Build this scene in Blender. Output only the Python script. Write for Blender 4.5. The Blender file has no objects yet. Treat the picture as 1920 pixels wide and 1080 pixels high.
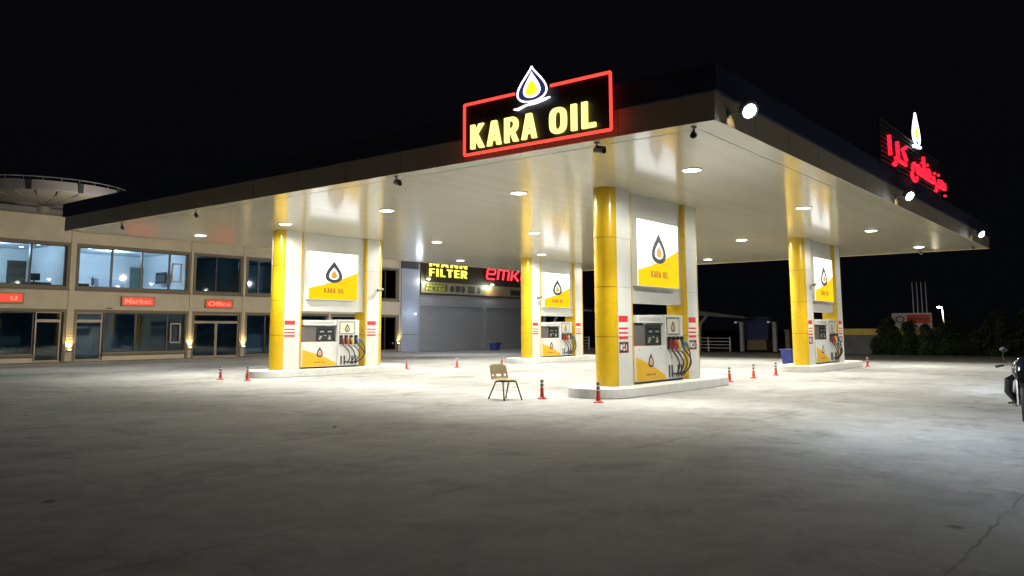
import bpy, bmesh, math, random
from mathutils import Vector, Matrix
random.seed(7)
R = math.radians
PI = math.pi
sc = bpy.context.scene
C = sc.collection

# ------------------------------------------------------------------ camera
F, CX, CY = 1528.18, 939.2, 434.49           # focal length and principal point in 1920-wide pixels
PITCH, YAW, ROLL = 0.119416, 0.674822, 0.0022856
fwd = Vector((math.cos(PITCH)*math.cos(YAW), math.cos(PITCH)*math.sin(YAW), math.sin(PITCH)))
rgt = fwd.cross(Vector((0, 0, 1))).normalized()
dwn = -(rgt.cross(fwd))
r2 = math.cos(ROLL)*rgt + math.sin(ROLL)*dwn
d2 = -math.sin(ROLL)*rgt + math.cos(ROLL)*dwn
cd = bpy.data.cameras.new('camera')
cam = bpy.data.objects.new('camera', cd)
C.objects.link(cam)
m = Matrix.Identity(4)
for i in range(3):
    m[i][0] = r2[i]; m[i][1] = -d2[i]; m[i][2] = -fwd[i]
m[0][3], m[1][3], m[2][3] = 0, 0, 1.6
cam.matrix_world = m
cd.sensor_width = 36
cd.lens = F/1920*36
cd.shift_x = (960-CX)/1920
cd.shift_y = -(540-CY)/1920
cd.clip_end = 2000
cd.clip_start = 0.05
sc.camera = cam

# ------------------------------------------------------------------ night sky, exposure
w = bpy.data.worlds.new('World')
sc.world = w
w.use_nodes = True
nt = w.node_tree
bg = nt.nodes['Background']
tc = nt.nodes.new('ShaderNodeTexCoord')
sep = nt.nodes.new('ShaderNodeSeparateXYZ')
cr = nt.nodes.new('ShaderNodeValToRGB')
nt.links.new(tc.outputs['Generated'], sep.inputs[0])
nt.links.new(sep.outputs['Z'], cr.inputs[0])
nt.links.new(cr.outputs[0], bg.inputs['Color'])
cr.color_ramp.elements[0].position = 0.0
cr.color_ramp.elements[0].color = (0.0017, 0.0019, 0.0028, 1)
cr.color_ramp.elements[1].position = 0.5
cr.color_ramp.elements[1].color = (0.0021, 0.0019, 0.0036, 1)
bg.inputs['Strength'].default_value = 1.0
sc.view_settings.view_transform = 'Standard'
sc.view_settings.look = 'None'
sc.view_settings.exposure = 0.0
sc.view_settings.gamma = 1
sc.render.engine = 'CYCLES'
cy = sc.cycles
cy.use_denoising = True
cy.max_bounces = 7
cy.diffuse_bounces = 4
cy.glossy_bounces = 3
cy.transmission_bounces = 5
cy.transparent_max_bounces = 8
cy.sample_clamp_indirect = 6
cy.caustics_reflective = False
cy.caustics_refractive = False
cy.use_light_tree = True

DOWN_W, SPILL_W, FLOOD_W = 1300, 560, 2000
DOWN_COL = (1.0, 0.97, 0.85)
FLOOD_COL = (0.80, 0.90, 1.0)

# ------------------------------------------------------------------ materials
def mat(name, col, rough=0.6, metal=0.0, var=0.0, scale=6.0, bump=0.0, coat=0.0, emit=None, estr=0.0, spec=0.5):
    m_ = bpy.data.materials.new(name)
    m_.use_nodes = True
    n = m_.node_tree.nodes; l = m_.node_tree.links
    b = n['Principled BSDF']
    b.inputs['Base Color'].default_value = (*col, 1)
    b.inputs['Roughness'].default_value = rough
    b.inputs['Metallic'].default_value = metal
    b.inputs['Specular IOR Level'].default_value = spec
    if coat: b.inputs['Coat Weight'].default_value = coat; b.inputs['Coat Roughness'].default_value = 0.08
    if emit:
        b.inputs['Emission Color'].default_value = (*emit, 1)
        b.inputs['Emission Strength'].default_value = estr
    if var or bump:
        t = n.new('ShaderNodeTexCoord')
        no = n.new('ShaderNodeTexNoise'); no.inputs['Scale'].default_value = scale
        no.inputs['Detail'].default_value = 6; no.inputs['Roughness'].default_value = 0.6
        l.new(t.outputs['Object'], no.inputs['Vector'])
        if var:
            mr = n.new('ShaderNodeMapRange')
            mr.inputs['From Min'].default_value = 0.3; mr.inputs['From Max'].default_value = 0.7
            mr.inputs['To Min'].default_value = 1-var; mr.inputs['To Max'].default_value = 1+var*0.6
            l.new(no.outputs['Fac'], mr.inputs['Value'])
            mx = n.new('ShaderNodeMix'); mx.data_type = 'RGBA'; mx.blend_type = 'MULTIPLY'
            mx.inputs['Factor'].default_value = 1
            mx.inputs['A'].default_value = (*col, 1)
            l.new(mr.outputs[0], mx.inputs['B'])
            l.new(mx.outputs['Result'], b.inputs['Base Color'])
            rr = n.new('ShaderNodeMapRange')
            rr.inputs['To Min'].default_value = max(0, rough-0.1); rr.inputs['To Max'].default_value = min(1, rough+0.12)
            l.new(no.outputs['Fac'], rr.inputs['Value']); l.new(rr.outputs[0], b.inputs['Roughness'])
        if bump:
            bu = n.new('ShaderNodeBump'); bu.inputs['Strength'].default_value = bump
            bu.inputs['Distance'].default_value = 0.02
            l.new(no.outputs['Fac'], bu.inputs['Height']); l.new(bu.outputs[0], b.inputs['Normal'])
    return m_

def emat(name, col, s):
    return mat(name, (0.02, 0.02, 0.02), 0.5, emit=col, estr=s)

M = {}
M['yellow'] = mat('yellow_cladding', (0.62, 0.40, 0.012), 0.28, var=0.015, scale=0.8, coat=0.4)
M['yellow_paint'] = mat('yellow_print', (0.72, 0.42, 0.02), 0.4)
M['white_clad'] = mat('white_cladding', (0.66, 0.67, 0.66), 0.35, var=0.05, scale=2)
M['white'] = mat('white_paint', (0.72, 0.73, 0.73), 0.4, var=0.05, scale=5)
M['kerb'] = mat('kerb_paint', (0.72, 0.72, 0.71), 0.7, var=0.10, scale=5, bump=0.15)
M['joint'] = mat('dark_joint', (0.08, 0.06, 0.02), 0.8)
M['fascia'] = mat('taupe_fascia', (0.56, 0.455, 0.31), 0.6, var=0.08, scale=0.7, spec=0.25)
M['fascia_top'] = mat('navy_fascia', (0.055, 0.06, 0.10), 0.75, var=0.1, scale=0.7, spec=0.06)
M['black'] = mat('black_plastic', (0.012, 0.012, 0.013), 0.45)
M['rubber'] = mat('black_rubber', (0.018, 0.018, 0.02), 0.7)
M['charcoal'] = mat('charcoal_metal', (0.05, 0.05, 0.055), 0.4)
M['grey_metal'] = mat('grey_metal', (0.30, 0.30, 0.31), 0.4, metal=0.6)
M['grey_panel'] = mat('grey_panel', (0.13, 0.12, 0.125), 0.35, var=0.1)
M['screen'] = mat('display_glass', (0.03, 0.035, 0.04), 0.15)
M['lcd'] = mat('lcd_paper', (0.35, 0.36, 0.33), 0.5)
M['red'] = mat('red_plastic', (0.52, 0.045, 0.03), 0.45, var=0.12, scale=12)
M['band'] = mat('grey_reflective_band', (0.16, 0.15, 0.17), 0.35)
M['band_white'] = mat('white_reflective_band', (0.7, 0.68, 0.68), 0.4)
M['price_red'] = mat('price_red', (0.60, 0.03, 0.03), 0.5)
M['price_white'] = mat('price_white', (0.75, 0.74, 0.72), 0.5)
M['sticker_dark'] = mat('sticker_dark', (0.10, 0.012, 0.02), 0.5)
M['orange'] = mat('orange_print', (0.8, 0.25, 0.02), 0.5)
M['ink'] = mat('dark_ink', (0.02, 0.02, 0.03), 0.5)
M['noz_red'] = mat('nozzle_red', (0.42, 0.04, 0.03), 0.45)
M['noz_maroon'] = mat('nozzle_maroon', (0.18, 0.02, 0.03), 0.45)
M['noz_cream'] = mat('nozzle_yellow', (0.70, 0.50, 0.12), 0.45)
M['noz_blue'] = mat('nozzle_blue', (0.07, 0.12, 0.32), 0.45)
M['noz_green'] = mat('nozzle_green', (0.05, 0.18, 0.12), 0.45)
M['chair'] = mat('beige_plastic', (0.34, 0.27, 0.15), 0.45, var=0.1, scale=9)
M['chair_leg'] = mat('brown_steel', (0.10, 0.08, 0.05), 0.4, metal=0.5)
M['wall'] = mat('beige_stone', (0.46, 0.39, 0.28), 0.75, var=0.12, scale=1.2, bump=0.1)
M['trim'] = mat('taupe_trim', (0.15, 0.12, 0.078), 0.7, var=0.12, scale=3)
M['alu'] = mat('bronze_frame', (0.035, 0.032, 0.03), 0.4, metal=0.3)
M['alu_light'] = mat('champagne_frame', (0.26, 0.22, 0.16), 0.4, metal=0.3)
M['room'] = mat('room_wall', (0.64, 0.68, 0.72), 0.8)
M['room_dim'] = mat('dim_room_wall', (0.20, 0.27, 0.30), 0.8, var=0.2, scale=0.8)  # shaded version of the room wall, dimness put into the colour
M['wood'] = mat('dark_wood', (0.05, 0.035, 0.025), 0.5, var=0.2)
M['garage'] = mat('garage_cladding', (0.30, 0.33, 0.40), 0.45, var=0.05, scale=0.8)
M['shutter'] = mat('roller_shutter', (0.27, 0.27, 0.28), 0.4, var=0.08, scale=2)
M['garage_dark'] = mat('dark_sign_band', (0.055, 0.045, 0.03), 0.5)
M['blue'] = mat('blue_plastic', (0.03, 0.04, 0.22), 0.45, var=0.1)
M['blue_dark'] = mat('blue_tarpaulin', (0.02, 0.025, 0.12), 0.6, var=0.15)
M['tan'] = mat('tan_board', (0.20, 0.16, 0.10), 0.8, var=0.2)
M['yellow_coping'] = mat('yellow_coping', (0.80, 0.58, 0.12), 0.6, var=0.12, scale=1)
M['blockwall'] = mat('grey_wall', (0.20, 0.20, 0.21), 0.8, var=0.2, scale=1.5)
M['white_steel'] = mat('white_steel', (0.6, 0.6, 0.6), 0.4)
M['bark'] = mat('bark', (0.06, 0.04, 0.025), 0.9, var=0.3)
M['leaf'] = mat('dark_leaf', (0.035, 0.06, 0.022), 0.7, var=0.35, scale=4)
M['leaf2'] = mat('olive_leaf', (0.05, 0.06, 0.028), 0.7, var=0.35, scale=4)
M['roof_silver'] = mat('silver_roof', (0.38, 0.35, 0.36), 0.45, var=0.15, scale=0.6)
M['roof_under'] = mat('cream_underside', (0.50, 0.45, 0.36), 0.6, var=0.12, scale=0.5)
M['chrome'] = mat('chrome', (0.5, 0.5, 0.5), 0.2, metal=1)
M['paint_black'] = mat('black_gloss_paint', (0.012, 0.012, 0.016), 0.2, coat=0.5)
M['bb_red'] = mat('billboard_red_glow', (0.5, 0.06, 0.05), 0.5, var=0.1, emit=(0.5, 0.04, 0.03), estr=0.12)  # faint glow put into the print in place of light on the board
M['bb_white'] = mat('billboard_white_glow', (0.5, 0.48, 0.45), 0.5, emit=(0.5, 0.42, 0.38), estr=0.09)  # same faint glow in the white print

M['e_lens'] = emat('downlight_lens', (1, 0.97, 0.86), 14)
M['e_flood'] = emat('flood_lens', (0.86, 0.93, 1), 60)
M['e_white'] = emat('lightbox_white', (1, 1, 0.97), 1.7)
M['e_yellow'] = mat('lightbox_yellow', (0.02, 0.01, 0.0), 0.7, emit=(1, 0.58, 0.0), estr=1.25, spec=0.1)
M['e_red_neon'] = emat('red_neon', (1, 0.06, 0.04), 1.7)
M['e_kara'] = emat('yellow_neon_letters', (1, 0.83, 0.22), 1.9)
M['e_kara_side'] = emat('yellow_letter_edge', (0.7, 0.45, 0.02), 0.5)
M['e_neon_white'] = emat('white_neon', (0.93, 0.90, 1), 3.0)
M['e_neon_yellow'] = emat('yellow_neon', (0.95, 0.85, 0.03), 1.3)
M['navy_acr'] = mat('navy_acrylic', (0.03, 0.03, 0.12), 0.3, emit=(0.03, 0.03, 0.14), estr=0.7)
M['e_red_letter'] = emat('red_led_letters', (1, 0.012, 0.035), 1.9)
M['e_led'] = emat('led_red_panel', (1, 0.045, 0.018), 0.9)
M['e_ledtxt'] = emat('led_text', (1, 0.26, 0.15), 1.1)
M['e_filter'] = emat('filter_yellow_letters', (1, 0.88, 0.12), 1.9)
M['e_emk'] = emat('red_lit_letters', (1, 0.05, 0.07), 1.8)
M['e_banner'] = mat('banner_vinyl', (0.32, 0.30, 0.18), 0.5, var=0.2, scale=1)
M['banner_green'] = mat('banner_green', (0.10, 0.11, 0.02), 0.5)
M['banner_pic'] = mat('banner_picture', (0.07, 0.055, 0.05), 0.5, var=0.3)
M['e_room'] = emat('room_lamp', (0.85, 0.93, 1), 9)
M['e_warm'] = emat('warm_lamp', (1, 0.75, 0.3), 9)
M['e_street'] = emat('street_lamp_lens', (1, 0.9, 0.6), 60)

# soffit: glossy white aluminium panels
def soffit_mat():
    m_ = bpy.data.materials.new('soffit_panels'); m_.use_nodes = True
    n = m_.node_tree.nodes; l = m_.node_tree.links; b = n['Principled BSDF']
    t = n.new('ShaderNodeTexCoord'); s = n.new('ShaderNodeSeparateXYZ'); l.new(t.outputs['Object'], s.inputs[0])
    # narrow panel joints every 0.3 m, running along X
    mu = n.new('ShaderNodeMath'); mu.operation = 'MULTIPLY'; mu.inputs[1].default_value = 1/0.3
    l.new(s.outputs['Y'], mu.inputs[0])
    fr = n.new('ShaderNodeMath'); fr.operation = 'FRACT'; l.new(mu.outputs[0], fr.inputs[0])
    fl = n.new('ShaderNodeMath'); fl.operation = 'FLOOR'; l.new(mu.outputs[0], fl.inputs[0])
    wn = n.new('ShaderNodeTexWhiteNoise'); wn.noise_dimensions = '1D'; l.new(fl.outputs[0], wn.inputs['W'])
    lt = n.new('ShaderNodeMath'); lt.operation = 'LESS_THAN'; lt.inputs[1].default_value = 0.03
    l.new(fr.outputs[0], lt.inputs[0])
    mr = n.new('ShaderNodeMapRange'); mr.inputs['To Min'].default_value = 0.96; mr.inputs['To Max'].default_value = 1.03
    l.new(wn.outputs['Value'], mr.inputs['Value'])
    mx = n.new('ShaderNodeMix'); mx.data_type = 'RGBA'; mx.blend_type = 'MULTIPLY'; mx.inputs['Factor'].default_value = 1
    mx.inputs['A'].default_value = (0.66, 0.61, 0.45, 1); l.new(mr.outputs[0], mx.inputs['B'])
    mx2 = n.new('ShaderNodeMix'); mx2.data_type = 'RGBA'; mx2.inputs['B'].default_value = (0.56, 0.52, 0.385, 1)
    l.new(lt.outputs[0], mx2.inputs['Factor']); l.new(mx.outputs['Result'], mx2.inputs['A'])
    l.new(mx2.outputs['Result'], b.inputs['Base Color'])
    b.inputs['Roughness'].default_value = 0.16
    b.inputs['Coat Weight'].default_value = 0.22; b.inputs['Coat Roughness'].default_value = 0.07
    b.inputs['Specular IOR Level'].default_value = 0.32
    # each panel sits a hair off level and bows along its length, so reflections break up
    no = n.new('ShaderNodeTexNoise'); no.inputs['Scale'].default_value = 0.55; no.inputs['Detail'].default_value = 3
    mp = n.new('ShaderNodeMapping'); mp.inputs['Scale'].default_value = (0.5, 5, 1)
    l.new(t.outputs['Object'], mp.inputs['Vector']); l.new(mp.outputs[0], no.inputs['Vector'])
    bu = n.new('ShaderNodeBump'); bu.inputs['Strength'].default_value = 0.22; bu.inputs['Distance'].default_value = 0.02
    l.new(no.outputs['Fac'], bu.inputs['Height'])
    l.new(bu.outputs[0], b.inputs['Normal']); l.new(bu.outputs[0], b.inputs['Coat Normal'])
    return m_
M['soffit'] = soffit_mat()

def ground_mat(name, c1, c2, rough, joints=None):
    m_ = bpy.data.materials.new(name); m_.use_nodes = True
    n = m_.node_tree.nodes; l = m_.node_tree.links; b = n['Principled BSDF']
    t = n.new('ShaderNodeTexCoord')
    def noise(s, d, r=0.6, dist=0.0, sc3=None):
        o = n.new('ShaderNodeTexNoise'); o.inputs['Scale'].default_value = s; o.inputs['Detail'].default_value = d
        o.inputs['Roughness'].default_value = r; o.inputs['Distortion'].default_value = dist
        if sc3:
            mp = n.new('ShaderNodeMapping'); mp.inputs['Scale'].default_value = sc3
            mp.inputs['Rotation'].default_value = (0, 0, 0.5)
            l.new(t.outputs['Object'], mp.inputs['Vector']); l.new(mp.outputs[0], o.inputs['Vector'])
        else: l.new(t.outputs['Object'], o.inputs['Vector'])
        return o
    def rng(src, a, b_, c, d):
        o = n.new('ShaderNodeMapRange'); o.inputs['From Min'].default_value = a; o.inputs['From Max'].default_value = b_
        o.inputs['To Min'].default_value = c; o.inputs['To Max'].default_value = d; l.new(src, o.inputs['Value']); return o.outputs[0]
    def mul(a, b_):
        o = n.new('ShaderNodeMath'); o.operation = 'MULTIPLY'; l.new(a, o.inputs[0])
        if isinstance(b_, float): o.inputs[1].default_value = b_
        else: l.new(b_, o.inputs[1])
        return o.outputs[0]
    big = noise(0.22, 6, 0.62, 0.6)
    mid = noise(1.3, 7, 0.68, 1.0)
    streak = noise(0.8, 6, 0.65, 0.4, (0.35, 1.6, 1))
    fine = noise(22, 4)
    grit = noise(95, 3, .7)
    stain = noise(0.55, 8, .72, .3)
    drip = noise(3.1, 5, .7, .2)
    f = mul(mul(rng(big.outputs['Fac'], .3, .7, .82, 1.08), rng(mid.outputs['Fac'], .3, .72, .76, 1.12)),
            mul(rng(streak.outputs['Fac'], .3, .7, .92, 1.05), rng(fine.outputs['Fac'], .3, .7, .90, 1.07)))
    f = mul(mul(f, rng(grit.outputs['Fac'], .3, .7, .86, 1.10)), mul(rng(stain.outputs['Fac'], .54, .64, 1.0, .72), rng(drip.outputs['Fac'], .66, .74, 1.0, .72)))
    # dark pock marks
    v = n.new('ShaderNodeTexVoronoi'); v.inputs['Scale'].default_value = 0.75; l.new(t.outputs['Object'], v.inputs['Vector'])
    f = mul(f, rng(v.outputs['Distance'], .03, .075, .40, 1.0))
    if joints:
        s = n.new('ShaderNodeSeparateXYZ')
        wob = noise(0.7, 5, 0.7)
        va = n.new('ShaderNodeVectorMath'); va.operation = 'MULTIPLY_ADD'
        va.inputs[1].default_value = (0.3, 0.3, 0); l.new(wob.outputs['Color'], va.inputs[0])
        l.new(t.outputs['Object'], va.inputs[2]); l.new(va.outputs[0], s.inputs[0])
        for ax, per, off in joints:
            a = n.new('ShaderNodeMath'); a.operation = 'MULTIPLY_ADD'; a.inputs[1].default_value = 1/per; a.inputs[2].default_value = off/per
            l.new(s.outputs[ax], a.inputs[0])
            fr = n.new('ShaderNodeMath'); fr.operation = 'FRACT'; l.new(a.outputs[0], fr.inputs[0])
            d = n.new('ShaderNodeMath'); d.operation = 'SUBTRACT'; d.inputs[1].default_value = .5; l.new(fr.outputs[0], d.inputs[0])
            ab = n.new('ShaderNodeMath'); ab.operation = 'ABSOLUTE'; l.new(d.outputs[0], ab.inputs[0])
            line = rng(ab.outputs[0], 0.005/per, 0.016/per, 0.0, 1.0)
            # the joint opens and closes along its length
            g = rng(noise(0.45, 3).outputs['Fac'], .40, .60, 1.0, 0.5)
            mxm = n.new('ShaderNodeMath'); mxm.operation = 'MAXIMUM'; l.new(line, mxm.inputs[0]); l.new(g, mxm.inputs[1])
            f = mul(f, mxm.outputs[0])
    mx = n.new('ShaderNodeMix'); mx.data_type = 'RGBA'
    mx.inputs['A'].default_value = (*c1, 1); mx.inputs['B'].default_value = (*c2, 1)
    l.new(big.outputs['Fac'], mx.inputs['Factor'])
    mm = n.new('ShaderNodeMix'); mm.data_type = 'RGBA'; mm.blend_type = 'MULTIPLY'; mm.inputs['Factor'].default_value = 1
    l.new(mx.outputs['Result'], mm.inputs['A']); l.new(f, mm.inputs['B']); l.new(mm.outputs['Result'], b.inputs['Base Color'])
    l.new(rng(fine.outputs['Fac'], .3, .7, rough-.05, rough+.08), b.inputs['Roughness'])
    b.inputs['Specular IOR Level'].default_value = 0.22
    bu = n.new('ShaderNodeBump'); bu.inputs['Strength'].default_value = 0.35; bu.inputs['Distance'].default_value = 0.003
    l.new(fine.outputs['Fac'], bu.inputs['Height']); l.new(bu.outputs[0], b.inputs['Normal'])
    return m_
M['concrete'] = ground_mat('concrete_yard', (0.39, 0.39, 0.385), (0.45, 0.45, 0.45), 0.82, [('Y', 4.45, 0.9)])
M['asphalt'] = ground_mat('asphalt', (0.30, 0.28, 0.24), (0.34, 0.32, 0.28), 0.85)
M['soil'] = ground_mat('dry_soil', (0.09, 0.08, 0.06), (0.13, 0.11, 0.08), 0.9)
M['paving'] = ground_mat('paving', (0.24, 0.215, 0.18), (0.28, 0.25, 0.21), 0.7)

def glass_mat():
    m_ = bpy.data.materials.new('window_glass'); m_.use_nodes = True
    n = m_.node_tree.nodes; l = m_.node_tree.links
    n.remove(n['Principled BSDF']); o = n['Material Output']
    tr = n.new('ShaderNodeBsdfTransparent'); tr.inputs[0].default_value = (0.62, 0.72, 0.78, 1)
    g = n.new('ShaderNodeBsdfGlossy'); g.inputs['Roughness'].default_value = 0.03
    fr = n.new('ShaderNodeFresnel'); fr.inputs[0].default_value = 1.5
    mx = n.new('ShaderNodeMixShader')
    l.new(fr.outputs[0], mx.inputs[0]); l.new(tr.outputs[0], mx.inputs[1]); l.new(g.outputs[0], mx.inputs[2])
    l.new(mx.outputs[0], o.inputs[0])
    return m_
M['glass'] = glass_mat()

# ------------------------------------------------------------------ helpers
def props(o, label=None, cat=None, group=None, kind=None):
    if label: o['label'] = label
    if cat: o['category'] = cat
    if group: o['group'] = group
    if kind: o['kind'] = kind
    return o

def thing(name, label, cat, loc=(0, 0, 0), rotz=0.0, group=None):
    o = bpy.data.objects.new(name, None); C.objects.link(o)
    o.empty_display_size = 0.2
    o.location = loc; o.rotation_euler = (0, 0, rotz)
    return props(o, label, cat, group)

class MB:
    def __init__(s): s.v = []; s.f = []
    def add(s, vs, fs):
        k = len(s.v); s.v += [tuple(v) for v in vs]; s.f += [tuple(i+k for i in f) for f in fs]; return s
    def box(s, x0, x1, y0, y1, z0, z1):
        return s.add([(x0,y0,z0),(x1,y0,z0),(x1,y1,z0),(x0,y1,z0),(x0,y0,z1),(x1,y0,z1),(x1,y1,z1),(x0,y1,z1)],
                     [(0,3,2,1),(4,5,6,7),(0,1,5,4),(1,2,6,5),(2,3,7,6),(3,0,4,7)])
    def prism(s, poly, d0, d1, ax='y'):
        # poly in the (x,z) plane extruded along y, or in (x,y) extruded along z, or (y,z) along x
        n = len(poly)
        area = sum(poly[i][0]*poly[(i+1) % n][1]-poly[(i+1) % n][0]*poly[i][1] for i in range(n))
        if area < 0: poly = poly[::-1]
        P = {'y': lambda a, b, d: (a, d, b), 'z': lambda a, b, d: (a, b, d), 'x': lambda a, b, d: (d, a, b)}[ax]
        vs = [P(a, b, d0) for a, b in poly]+[P(a, b, d1) for a, b in poly]
        A = tuple(range(n)); B = tuple(range(n, 2*n))
        sd = [(i, (i+1) % n, n+(i+1) % n, n+i) for i in range(n)]
        if ax == 'y': fs = [A, B[::-1]]+[q[::-1] for q in sd]
        else: fs = [A[::-1], B]+sd
        return s.add(vs, fs)
    def ring(s, outer, inner, d0, d1):
        n = len(outer)
        vs = [(a, d0, b) for a, b in outer]+[(a, d0, b) for a, b in inner]+[(a, d1, b) for a, b in outer]+[(a, d1, b) for a, b in inner]
        fs = []
        for i in range(n):
            j = (i+1) % n
            fs += [(i, j, n+j, n+i), (i, 2*n+i, 2*n+j, j), (n+i, n+j, 3*n+j, 3*n+i), (2*n+i, 3*n+i, 3*n+j, 2*n+j)]
        return s.add(vs, fs)
    def tube(s, pts, r, n=8, cap=True):
        pts = [Vector(p) for p in pts]; rs = r if isinstance(r, (list, tuple)) else [r]*len(pts)
        rings = []; up = None
        for i, p in enumerate(pts):
            t = (pts[min(i+1, len(pts)-1)]-pts[max(i-1, 0)]).normalized()
            if up is None:
                up = Vector((0, 0, 1)) if abs(t.z) < 0.9 else Vector((1, 0, 0))
            a = t.cross(up).normalized(); b = a.cross(t).normalized(); up = b
            rings.append([p+rs[i]*(math.cos(2*PI*k/n)*a+math.sin(2*PI*k/n)*b) for k in range(n)])
        vs = [q for rg in rings for q in rg]; fs = []
        for i in range(len(pts)-1):
            for k in range(n):
                fs.append((i*n+k, i*n+(k+1) % n, (i+1)*n+(k+1) % n, (i+1)*n+k))
        if cap: fs += [tuple(range(n))[::-1], tuple(range((len(pts)-1)*n, len(pts)*n))]
        return s.add(vs, fs)
    def lathe(s, prof, n=20, c=(0, 0, 0), cap=True):
        vs = []; fs = []
        for r, z in prof:
            vs += [(c[0]+r*math.cos(2*PI*k/n), c[1]+r*math.sin(2*PI*k/n), c[2]+z) for k in range(n)]
        for i in range(len(prof)-1):
            for k in range(n):
                fs.append((i*n+k, i*n+(k+1) % n, (i+1)*n+(k+1) % n, (i+1)*n+k))
        if cap: fs += [tuple(range(n))[::-1], tuple(range((len(prof)-1)*n, len(prof)*n))]
        return s.add(vs, fs)
    def build(s, name, material, parent=None, bevel=0.0, smooth=False, label=None):
        me = bpy.data.meshes.new(name); me.from_pydata(s.v, [], s.f); me.update()
        bm = bmesh.new(); bm.from_mesh(me); bmesh.ops.recalc_face_normals(bm, faces=bm.faces); bm.to_mesh(me); bm.free()
        me.materials.append(material)
        if smooth:
            for p in me.polygons: p.use_smooth = True
            try: me.set_sharp_from_angle(angle=R(38))
            except Exception: pass
        o = bpy.data.objects.new(name, me); C.objects.link(o)
        if parent: o.parent = parent
        if bevel:
            b = o.modifiers.new('bevel', 'BEVEL'); b.width = bevel; b.segments = 2; b.limit_method = 'ANGLE'
        if label: o['label'] = label
        return o

def copy_tree(o, parent=None):
    c = o.copy(); C.objects.link(c); c.parent = parent
    for ch in list(o.children): copy_tree(ch, c)
    return c

def text_obj(s, name, material, parent, x, z, w_, h_, y=0.0, depth=0.01, bold=0.0, shear=0.0, anchor='c', label=None):
    """lettering facing -Y, fitted to a box w_ x h_ whose centre (or left end) is x, z"""
    cu = bpy.data.curves.new('txt', 'FONT'); cu.body = s; cu.size = 1; cu.offset = bold; cu.shear = shear
    cu.resolution_u = 4
    o = bpy.data.objects.new('txt', cu); C.objects.link(o)
    dg = bpy.context.evaluated_depsgraph_get(); dg.update()
    me0 = bpy.data.meshes.new_from_object(o.evaluated_get(dg))
    vs = [v.co.copy() for v in me0.vertices]; fs = [tuple(p.vertices) for p in me0.polygons]
    bpy.data.objects.remove(o); bpy.data.curves.remove(cu); bpy.data.meshes.remove(me0)
    x0 = min(v.x for v in vs); x1 = max(v.x for v in vs); z0 = min(v.y for v in vs); z1 = max(v.y for v in vs)
    if not h_: h_ = (z1-z0)*w_/(x1-x0)
    kx = w_/(x1-x0); kz = h_/(z1-z0)
    ox = x-w_/2 if anchor == 'c' else x
    pts = [(ox+(v.x-x0)*kx, y, z-h_/2+(v.y-z0)*kz) for v in vs]
    me = bpy.data.meshes.new(name)
    bm = bmesh.new(); bv = [bm.verts.new(p) for p in pts]
    for f in fs:
        try: bm.faces.new([bv[i] for i in f])
        except ValueError: pass
    bmesh.ops.remove_doubles(bm, verts=bm.verts, dist=1e-6)
    r = bmesh.ops.extrude_face_region(bm, geom=list(bm.faces))
    bmesh.ops.translate(bm, vec=(0, -depth, 0), verts=[e for e in r['geom'] if isinstance(e, bmesh.types.BMVert)])
    bmesh.ops.recalc_face_normals(bm, faces=bm.faces)
    bm.to_mesh(me); bm.free(); me.materials.append(material)
    ob = bpy.data.objects.new(name, me); C.objects.link(ob); ob.parent = parent
    if label: ob['label'] = label
    return ob

GL = {}
def _gl():
    t = .185
    def bar(x0, x1, z0, z1): return [(x0, z0), (x1, z0), (x1, z1), (x0, z1)]
    GL['K'] = (.62, [bar(0, t, 0, 1), [(t*.9, .40), (t*.9, .62), (.40, 1), (.62, 1)], [(.17, .47), (.32, .62), (.64, 0), (.42, 0)]])
    GL['A'] = (.64, [[(0, 0), (.19, 0), (.37, 1), (.21, 1)], [(.64, 0), (.45, 0), (.27, 1), (.43, 1)], bar(.15, .49, .20, .36)])
    GL['O'] = (.60, 'O'); GL['I'] = (.20, [bar(0, t, 0, 1)])
    GL['L'] = (.46, [bar(0, t, 0, 1), bar(t, .46, 0, .17)])
    GL['R'] = (.60, [bar(0, t, 0, 1), 'D', [(.24, .44), (.42, .44), (.61, 0), (.40, 0)]])
    GL['M'] = (.78, [bar(0, .19, 0, 1), bar(.59, .78, 0, 1), [(.19, 1), (.19, .62), (.33, .16), (.45, .16), (.39, .42)], [(.59, 1), (.59, .62), (.45, .16), (.33, .16), (.39, .42)]])
    GL['N'] = (.64, [bar(0, .19, 0, 1), bar(.45, .64, 0, 1), [(.19, 1), (.19, .66), (.45, 0), (.45, .34)]])
    GL['F'] = (.48, [bar(0, t, 0, 1), bar(t, .48, .83, 1), bar(t, .44, .42, .58)])
    GL['E'] = (.48, [bar(0, t, 0, 1), bar(t, .48, .83, 1), bar(t, .46, .42, .58), bar(t, .48, 0, .17)])
    GL['T'] = (.56, [bar(0, .56, .83, 1), bar(.18, .38, 0, .83)])
_gl()
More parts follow.
